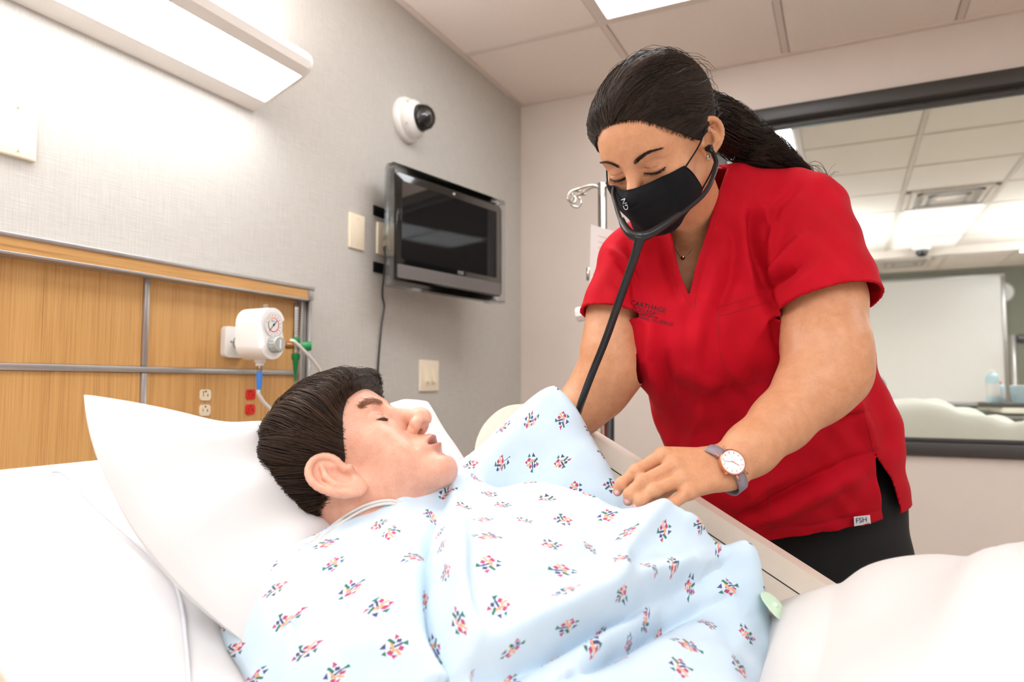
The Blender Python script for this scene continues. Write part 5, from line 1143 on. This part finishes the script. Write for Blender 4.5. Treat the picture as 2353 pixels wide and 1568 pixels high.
# ------------------------------------------------------------------ red scrub top
def scrub_mat(name, c1, c2):
    t = NT(name); a = t.noise(t.coords('Object'), 12, 3); t.color(t.ramp(a, [(.3, c1), (.7, c2)])); t.bump(t.noise(t.coords('Object'), 1600, 2), .25, .0005); M[name] = t.set(.8, spec=.2)
scrub_mat('scrub_red', rgb(178, 0, 22), rgb(194, 2, 32)); plain('scrub_thread', (158, 2, 22), .8); plain('trouser_black', (15, 15, 18), .85, vary=.2, bump=.3, bscale=1200)
def polyd(U, V, poly):
    """signed pixel distance to a polygon, negative inside"""
    d = np.full(U.shape, 1e9, F32); ins = np.zeros(U.shape, bool); n_ = len(poly)
    for i in range(n_):
        a = poly[i]; b = poly[(i+1) % n_]; ax, ay = F32(a[0]), F32(a[1]); ex_, ey_ = F32(b[0]-a[0]), F32(b[1]-a[1]); wx_, wy_ = U-ax, V-ay
        t = np.clip((wx_*ex_+wy_*ey_)/(ex_*ex_+ey_*ey_), 0, 1); d = np.minimum(d, (wx_-ex_*t)**2+(wy_-ey_*t)**2)
        c = (ay > V) != (F32(b[1]) > V)
        if b[1] != a[1]: ins ^= c & (U < ex_*(V-ay)/F32(b[1]-a[1])+ax)
    d = np.sqrt(d); return np.where(ins, -d, d)
TS = [(1885, 1225, 1.39, .182, .125), (1800, 1040, 1.355, .205, .13), (1742, 870, 1.325, .195, .13), (1655, 700, 1.285, .16, .118), (1630, 570, 1.265, .135, .085)]
shd = at(1860, 490, 1.24)-at(1440, 600, 1.27)
cufL = at(1893, 708, 1.135); axL = at(1898, 760, 1.12)-at(1862, 510, 1.215); axL /= np.linalg.norm(axL); axL = axL+RT*.24-UP*.06; axL /= np.linalg.norm(axL)
cufR = at(1407, 728, 1.235); axR = at(1405, 760, 1.22)-at(1440, 590, 1.26); axR /= np.linalg.norm(axR)
hemQ = at(1925, 1212, 1.27); hd_ = RT*200+UP*38; hemN = np.cross(hd_, FW); hemN /= np.linalg.norm(hemN); hemN = hemN if hemN@UP < 0 else -hemN; hemN = hemN-FW*.12; hemN /= np.linalg.norm(hemN)
VN = [(1528, 515), (1545, 480), (1600, 380), (1672, 385), (1652, 440), (1622, 540), (1596, 625), (1584, 684), (1568, 640), (1556, 590), (1546, 545)]
cfL, cfR, aL_, aR_, hQ, hN_ = [np.asarray(q, F32) for q in (cufL, cufR, axL, axR, hemQ, hemN)]
def slv_l(p): return np.maximum(econe(p, at(1845, 500, 1.235), cufL+axL*.03, (.078, .075), (.094, .09), RT), (p-cfL)@aL_-F32(.006))
def slv_r(p): return np.maximum(econe(p, at(1450, 600, 1.268), cufR+axR*.03, (.056, .055), (.064, .062), RT), (p-cfR)@aR_-F32(.006))
def scrub_torso(p):
    d = None
    for a, b in zip(TS[:-1], TS[1:]):
        e = econe(p, at(*a[:3]), at(*b[:3]), a[3:], b[3:], shd); d = e if d is None else smin(d, e, .07)
    d = smin(d, cone(p, at(1462, 585, 1.275), at(1600, 500, 1.262), .05, .062), .05)
    d = smin(d, cone(p, at(1600, 500, 1.262), at(1835, 492, 1.25), .062, .068), .05)
    d = smin(d, cone(p, at(1678, 437, 1.245), at(1770, 465, 1.265), .034, .055), .04); d = smin(d, cone(p, at(1678, 437, 1.245), at(1640, 600, 1.215), .03, .035), .05)
    d = smin(d, sphere(p, at(1552, 795, 1.24), .09), .07); return smin(d, sphere(p, at(1690, 780, 1.25), .09), .07)
def scrub_out(p): return smin(smin(scrub_torso(p), slv_l(p), .035), slv_r(p), .035)
cfL, cfR, aL_, aR_, hQ, hN_ = [np.asarray(q, F32) for q in (cufL, cufR, axL, axR, hemQ, hemN)]
e0L = np.asarray(at(1845, 500, 1.235), F32); e0R = np.asarray(at(1450, 600, 1.268), F32)
def scrub_fn(p):
    t_ = scrub_torso(p); l_ = slv_l(p); r_ = slv_r(p); d = smin(smin(t_, l_, .035), r_, .035); d = np.maximum(d, -(d+F32(.0055)))
    m = np.abs(d) < .03
    if not m.any(): return d
    q = p[m]; dm = d[m]; t_, l_, r_ = t_[m], l_[m], r_[m]
    U, V, Z = pjv(q); U = U.astype(F32); V = V.astype(F32); k = (Z/FPX).astype(F32)
    dm = np.maximum(dm, (q-hQ)@hN_)
    dm = np.where(l_ < t_-.008, np.maximum(dm, (q-cfL)@aL_), dm); dm = np.where((r_ < t_-.008) & (U < 1468), np.maximum(dm, (q-cfR)@aR_), dm)
    s = (Z < 1.262) & (V < 720) & (U > 1470) & (U < 1700)
    if s.any(): dm[s] = np.maximum(dm[s], -polyd(U[s], V[s], VN)*k[s])
    s = (V > 1000) & (U > 1960)
    if s.any(): dm[s] = np.maximum(dm[s], -polyd(U[s], V[s], [(2008, 1044), (2034, 1215), (2062, 1260), (2068, 1165), (2048, 1100)])*k[s])
    o = d.copy(); o[m] = dm; return o
lo = np.array([.8, .98, .70]); hi = np.array([1.72, 1.62, 1.58]); V, Q = net(scrub_fn, lo, hi, .0032, 1, 1.9)
def vnormals(V, Q):
    n_ = np.cross(V[Q[:, 2]]-V[Q[:, 0]], V[Q[:, 3]]-V[Q[:, 1]]); N = np.zeros_like(V)
    for i in range(4): np.add.at(N, Q[:, i], n_)
    return N/(np.linalg.norm(N, axis=1)[:, None]+1e-12)
NV = vnormals(V, Q); dout = scrub_out(V.astype(F32)); NO = np.stack([scrub_out((V+np.eye(3)[i]*.003).astype(F32))-scrub_out((V-np.eye(3)[i]*.003).astype(F32)) for i in range(3)], 1)/.006; NO /= np.linalg.norm(NO, axis=1)[:, None]+1e-9
U, V_, Z_ = pjv(V); disp = np.zeros(len(V)); front = (NO@FW < .25)
def sfold(pts, w_, amp, step=0.0):
    global disp
    d, sd, tt = segdist(U, V_, pts); env = np.sin(np.clip(tt, .02, .98)*math.pi)**.5
    disp = disp+2.0*front*env*(amp*np.exp(-(d/w_)**2)+step*np.exp(-(d/(w_*2.2))**2)*np.tanh(sd*d/(w_*.35)))
sfold([(1728, 470), (1732, 550), (1752, 640), (1768, 700), (1792, 800)], 12, -.012); sfold([(1700, 500), (1712, 600), (1740, 700)], 14, .006)
sfold([(1765, 640), (1800, 605), (1850, 545)], 13, .009); sfold([(1762, 660), (1790, 640), (1830, 612)], 9, -.010); sfold([(1768, 700), (1830, 660), (1900, 600)], 20, .004)
sfold([(1750, 470), (1775, 530), (1770, 620)], 12, .006); sfold([(1840, 430), (1790, 470), (1760, 540)], 10, -.004)
sfold([(1610, 700), (1596, 800), (1600, 960)], 24, .006); sfold([(1540, 690), (1520, 800), (1535, 940)], 18, -.005); sfold([(1500, 720), (1490, 830), (1530, 960)], 14, .005)
sfold([(1480, 820), (1540, 890), (1640, 920), (1720, 900)], 26, -.007); sfold([(1655, 560), (1640, 640), (1620, 720)], 16, .004); sfold([(1690, 540), (1680, 640), (1650, 720)], 14, -.004)
sfold([(1640, 860), (1600, 980), (1590, 1080)], 26, .006); sfold([(1720, 900), (1680, 1000), (1660, 1100)], 30, -.005)
sfold([(1690, 1200), (1780, 1160), (1870, 1110), (2000, 1045)], 14, -.008, .003); sfold([(1720, 1215), (1850, 1150), (1990, 1080)], 20, .006); sfold([(1700, 1180), (1760, 1120), (1840, 1080)], 16, .005)
sfold([(1990, 830), (2020, 930), (2050, 1040)], 18, -.004); sfold([(1960, 900), (1990, 980), (2010, 1040)], 14, .005); sfold([(1888, 976), (1935, 958), (1985, 942)], 7, -.003, -.003)
sfold([(1440, 560), (1470, 640), (1490, 720)], 12, -.006); sfold([(1400, 570), (1440, 600), (1475, 650)], 9, .006); sfold([(1415, 590), (1455, 640), (1470, 720)], 9, -.006); sfold([(1400, 640), (1440, 680), (1460, 690)], 12, -.003)
sfold([(1545, 545), (1560, 600), (1585, 690)], 14, .004); sfold([(1520, 545), (1535, 620), (1560, 690)], 12, -.005); sfold([(1590, 690), (1585, 760), (1575, 850)], 16, -.003)
sfold([(1780, 705), (1880, 690), (2020, 672)], 5, -.0012); sfold([(1352, 705), (1400, 705), (1460, 735)], 4, -.0010); sfold([(1760, 1212), (1850, 1212), (2030, 1172)], 5, -.0012)
disp += front*(.0012*np.sin(V[:, 2]*95+V[:, 0]*60+2*np.sin(V[:, 0]*40))+.001*np.sin(V[:, 0]*130-V[:, 2]*50))
V = V+NO*disp[:, None]
st = mesh('scrub_top', V, Q, 'scrub_red', nu, True); st['label'] = 'red short sleeved scrub top with V neck'
scrub_bvh = BVHTree.FromPolygons([tuple(v) for v in V], [tuple(f) for f in Q])
for s_ in ([(1650, 706), (1700, 692), (1764, 672)], [(1650, 706), (1652, 780), (1660, 830), (1695, 878), (1740, 878), (1822, 850)], [(1650, 728), (1700, 714), (1764, 694)], [(1665, 405), (1640, 520), (1612, 610), (1597, 692)], [(1545, 560), (1548, 640), (1592, 708), (1597, 692)], [(1888, 974), (1935, 957), (1984, 943)], [(1780, 708), (1900, 690), (2015, 668)], [(1352, 706), (1400, 704), (1462, 736)], [(1765, 1216), (1850, 1212), (2025, 1176)], [(1770, 1080), (1765, 1150), (1775, 1230)], [(1984, 943), (1998, 1000), (2008, 1044)]):
    seam('seam', s_, scrub_bvh, .0005, 'scrub_thread', st, 40, .0002)
def decal(name, s, size, u, v, bvh, mat, parent, ang=0, sx=1, lift=.0009):
    """lettering laid onto a surface"""
    Vt, Ft = text_geo(s, 1.0); ca, sa = math.cos(ang), math.sin(ang); h_ = []
    for q in Vt:
        x_, y_ = q[0]*size*sx, q[1]*size; p = bvh(u+x_*ca-y_*sa, v-(x_*sa+y_*ca)) if callable(bvh) else hit(bvh, u+x_*ca-y_*sa, v-(x_*sa+y_*ca), lift)
        h_.append(p if p is not None else at(u, v, 1.2))
    return mesh(name, h_, Ft, mat, parent)
decal('embroidery', 'CARTHAGE', 16, 1489, 705, scrub_bvh, 'ink_black', st, -.24); decal('embroidery', 'COLLEGE', 13, 1479, 715, scrub_bvh, 'ink_black', st, -.24); decal('embroidery', 'NURSING STUDENT', 11.5, 1496, 735, scrub_bvh, 'ink_black', st, -.24)
seam('embroidery_rule', [(1454, 717), (1482, 724), (1512, 731)], scrub_bvh, .0007, 'ink_black', st, 20)
tg = [hit(scrub_bvh, u, v, .0012) for u, v in ((1957, 1184), (1994, 1180), (1996, 1200), (1958, 1206))]
if all(q is not None for q in tg):
    tn_ = np.cross(tg[1]-tg[0], tg[3]-tg[0]); tn_ /= np.linalg.norm(tn_); tn_ = tn_ if tn_@FW < 0 else -tn_; tc_ = sum(tg)/4
    def on_tag(u, v): D = FW+(u-1176.5)/FPX*RT+(784-v)/FPX*UP; return CAM+D*(((tc_-CAM)@tn_)/(D@tn_))+tn_*.006
    tg = [on_tag(u, v)-tn_*.0006 for u, v in ((1957, 1184), (1994, 1180), (1996, 1200), (1958, 1206))]
    mesh('hem_tag', tg, [(0, 3, 2, 1)], 'ink_white', st); decal('tag_lettering', 'FSH', 16, 1974, 1192, on_tag, 'ink_navy', st, .12)
    mesh('tag_rule', [on_tag(u, v) for u, v in ((1974, 1203), (1993, 1197), (1993, 1199), (1974, 1205))], [(0, 1, 2, 3)], 'red_plastic', st)
# ------------------------------------------------------------------ trousers and shoes
def trous(p):
    d = econe(p, at(1895, 1120, 1.40), at(1905, 1290, 1.41), (.155, .115), (.15, .12), RT)
    for sx in (-1, 1):
        k_ = at(1905, 1290, 1.41)+RT*.075*sx; k_[2] = .46; f_ = k_+RT*.02*sx; f_[2] = .08
        d = smin(d, cone(p, at(1905, 1290, 1.41)+RT*.07*sx, k_, .088, .062), .03); d = smin(d, cone(p, k_, f_, .062, .05), .03)
    return d
V, Q = net(trous, (1.2, 1.3, .02), (1.8, 1.8, 1.1), .008, 1); mesh('trousers', V, Q, 'trouser_black', nu, True)
for sx in (-1, 1):
    f_ = at(1905, 1290, 1.41)+RT*.095*sx; f_[2] = 0
    V, Q = net(lambda p: np.maximum(smin(ell(p, f_+np.array([0, -.07, .03]), (.045, .13, .04)), ell(p, f_+np.array([0, .02, .05]), (.042, .06, .05)), .03), .002-p[:, 2]), f_-.25, f_+.25, .007, 1); mesh('shoe', V, Q, 'black_rubber', nu, True)
# necklace
nkp = [hit(body_bvh, u, v, .001) for u, v in spline(np.array([(1549, 552), (1556, 575), (1567, 592), (1580, 585), (1592, 570)], float), 14)]; nkp = [q for q in nkp if q is not None]
if len(nkp) > 4: nc = tube('necklace', nkp, .0006, 'steel', nu, 6); lathe('pendant', [(.001, -.001), (.004, 0), (.001, .002)], nkp[len(nkp)//2], CAM-nkp[0], 'rose_gold', nc, 10)
# ------------------------------------------------------------------ face mask
fmk = thing('face_mask', 'black cloth face mask over nose and chin of the nurse', 'mask', n2w((0, .1, -.06)))
gu = np.linspace(-1, 1, 61); gv = np.linspace(0, 1, 41); GU, GV = np.meshgrid(gu, gv, indexing='ij'); AU = np.abs(GU)
yc_ = np.interp(GV, [0, .12, .35, .6, .85, 1], [.108, .116, .1235, .114, .1, .08]); zc_ = np.interp(GV, [0, .12, .35, .6, .85, 1], [-.02, -.028, -.05, -.082, -.11, -.125])
ysd = np.interp(GV, [0, 1], [.056, .022]); zsd = np.interp(GV, [0, 1], [-.02, -.085]); wd = np.interp(GV, [0, .5, 1], [.056, .062, .06])
bl_ = AU**1.75; MX = GU*wd; MY = yc_*(1-bl_)+ysd*bl_; MZ = zc_*(1-AU**1.3)+zsd*AU**1.3
MQ = np.stack([MX, MY, MZ], -1).reshape(-1, 3).astype(F32)
for _ in range(8):                      # keep the cloth off the skin
    dd = head(MQ, kn); G = np.stack([head(MQ+np.eye(3, dtype=F32)[i]*.002, kn)-head(MQ-np.eye(3, dtype=F32)[i]*.002, kn) for i in range(3)], 1); G /= np.linalg.norm(G, axis=1)[:, None]+1e-9
    MQ = MQ+np.maximum(.0022-dd, 0)[:, None]*G
MP = n2w(MQ).reshape(61, 41, 3); scrub_mat('mask_black', rgb(14, 15, 18), rgb(20, 21, 25))
mk_ = gridmesh('mask_cloth', MP, 'mask_black', fmk); m = mk_.modifiers.new('thick', 'SOLIDIFY'); m.thickness = .0018; m.offset = 0
for j in (0, 40): tube('mask_hem', MP[:, j], .0016, 'mask_black', fmk, 6)
tube('mask_hem', MP[:, 3], .0006, 'ink_black', fmk, 6)
for i in (0, 60): tube('mask_hem', MP[i, :], .0018, 'mask_black', fmk, 6)
for i, sd in ((0, -1), (60, 1)):
    e1 = n2w((sd*.082, -.01, .018)); e2 = n2w((sd*.08, -.02, -.03))
    tube('ear_loop', [MP[i, 1], (MP[i, 1]+e1)/2+RN[0]*sd*.006, e1], .0013, 'mask_black', fmk, 6, 16); tube('ear_loop', [MP[i, 39], (MP[i, 39]+e2)/2+RN[0]*sd*.006, e2], .0013, 'mask_black', fmk, 6, 16)
mask_bvh = BVHTree.FromPolygons([tuple(v) for v in MP.reshape(-1, 3)], [tuple(p.vertices) for p in mk_.data.polygons])
decal('mask_lettering', 'ND', 15, 1435, 470, mask_bvh, 'ink_white', fmk, -1.25, 1.25, .005)
# ------------------------------------------------------------------ stethoscope
stt = thing('stethoscope', 'black stethoscope hanging from the nurse ears down to the gown', 'stethoscope', at(1470, 548, 1.0))
eL = n2w((-.078, -.004, -.02)); eR = n2w((.08, .0, -.02))
bl1 = [eL, at(1640, 356, 1.05), at(1645, 385, 1.035), at(1622, 440, 1.015), at(1580, 480, 1.0), at(1545, 505, .99)]
bl2 = [eR, at(1409, 440, 1.08), at(1415, 470, 1.05), at(1424, 500, 1.02), at(1433, 520, 1.005)]
tube('binaural', bl1, .0036, 'black_rubber', stt, 10, 50); tube('binaural', bl2, .0034, 'black_rubber', stt, 10, 40)
tube('yoke', [at(1562, 492, .994), at(1530, 515, .987), at(1500, 534, .982), at(1478, 543, .98), at(1460, 543, .985), at(1445, 534, .992), at(1433, 517, 1.004), at(1428, 505, 1.012)], [.0046, .0056, .0066, .0074, .0074, .0064, .0054, .0046], 'black_rubber', stt, 14, 60)
tube('tubing', [at(1472, 542, .98), at(1464, 572, .99), at(1448, 620, 1.005), at(1420, 700, 1.035), at(1392, 780, 1.075), at(1362, 855, 1.11), at(1338, 918, 1.145), at(1326, 955, 1.175), at(1312, 1000, 1.2), at(1300, 1040, 1.19)], [.0088, .0066, .0062, .006, .006, .006, .006, .006, .006, .006], 'black_rubber', stt, 14, 80)
for q in (eL, eR): lathe('ear_tip', [(.001, -.006), (.005, -.004), (.006, .001), (.0035, .006)], q, RN[0] if q is eL else -RN[0], 'black_rubber', stt, 14)
cpz = at(1290, 1060, 1.185); lathe('chest_piece', [(.02, -.005), (.022, 0), (.022, .006), (.012, .012), (.008, .02)], cpz, EN3, 'steel', stt, 28)
# ------------------------------------------------------------------ wristwatch
wa = at(1790, 980, 1.045)-at(1674, 1074, 1.0); wa /= np.linalg.norm(wa)
wn_ = -FW*.86+UP*.30-RT*.10; wn_ -= wa*(wn_@wa)*.9; wn_ /= np.linalg.norm(wn_); we = np.cross(wn_, wa); we /= np.linalg.norm(we); wa2 = np.cross(we, wn_); _h = hit(body_bvh, 1678, 1067, 0.0); wc = _h+wn_*.0075
wt_ = thing('wristwatch', 'rose gold wristwatch with white dial and grey strap on the nurse wrist', 'watch', wc)
plain('strap_grey', (140, 130, 140), .55); plain('dial_white', (236, 236, 238), .3)
lathe('watch_case', [(.017, -.006), (.0185, -.004), (.019, 0), (.0185, .0025), (.0174, .0034), (.0169, .0005)], wc, wn_, 'rose_gold', wt_, 40)
fc_ = prism('watch_dial', disc(.0169, 40), wc+wn_*.0012, we, wa2, wn_, .0008, 'dial_white', wt_)
ba = .9
for k in range(12):
    a_ = ba+k*math.pi/6; r_ = np.array([math.cos(a_), math.sin(a_)]); t_ = np.array([-r_[1], r_[0]])
    prism('hour_mark', [tuple(r_*.0118+t_*.0004), tuple(r_*.0118-t_*.0004), tuple(r_*.0152-t_*.0004), tuple(r_*.0152+t_*.0004)], wc+wn_*.002, we, wa2, wn_, .0003, 'rose_gold', wt_)
for a_, L_, w_ in ((2.75, .0105, .0006), (5.4, .0135, .0004)):
    r_ = np.array([math.cos(a_), math.sin(a_)]); t_ = np.array([-r_[1], r_[0]]); prism('watch_hand', [tuple(-r_*.002+t_*w_), tuple(-r_*.002-t_*w_), tuple(r_*L_-t_*w_*.5), tuple(r_*L_+t_*w_*.5)], wc+wn_*.0024, we, wa2, wn_, .0003, 'rose_gold', wt_)
lathe('crown', [(.0022, .018), (.0026, .019), (.0026, .022), (.001, .0225)], wc, -wa2*.85+we*-.3, 'rose_gold', wt_, 12)
wx0 = _h-wn_*.0265
sp_ = []
for a_ in np.linspace(0, 2*math.pi, 49)[:-1]: sp_.append((math.cos(a_), math.sin(a_)))
V_s, F_s = [], []; n_ = len(sp_); hw = .0085; axis_c = wx0
for i, (c_, s_) in enumerate(sp_):
    for ww in (-hw, hw):
        for th in (0, .0022): V_s.append(axis_c+we*c_*(.0365+th)+wn_*s_*(.029+th)+wa2*ww)
for i in range(n_):
    j = (i+1) % n_
    for a_, b_ in ((0, 1), (1, 3), (3, 2), (2, 0)): F_s.append((i*4+a_, j*4+a_, j*4+b_, i*4+b_))
mesh('strap', V_s, F_s, 'strap_grey', wt_, True)
for sgn in (-1, 1):
    for w2 in (-1, 1): q = wc+we*sgn*.0185+wa2*w2*.0085; tube('lug', [q-wn_*.001-we*sgn*.002, q+we*sgn*.006-wn_*.004], .0014, 'rose_gold', wt_, 8)
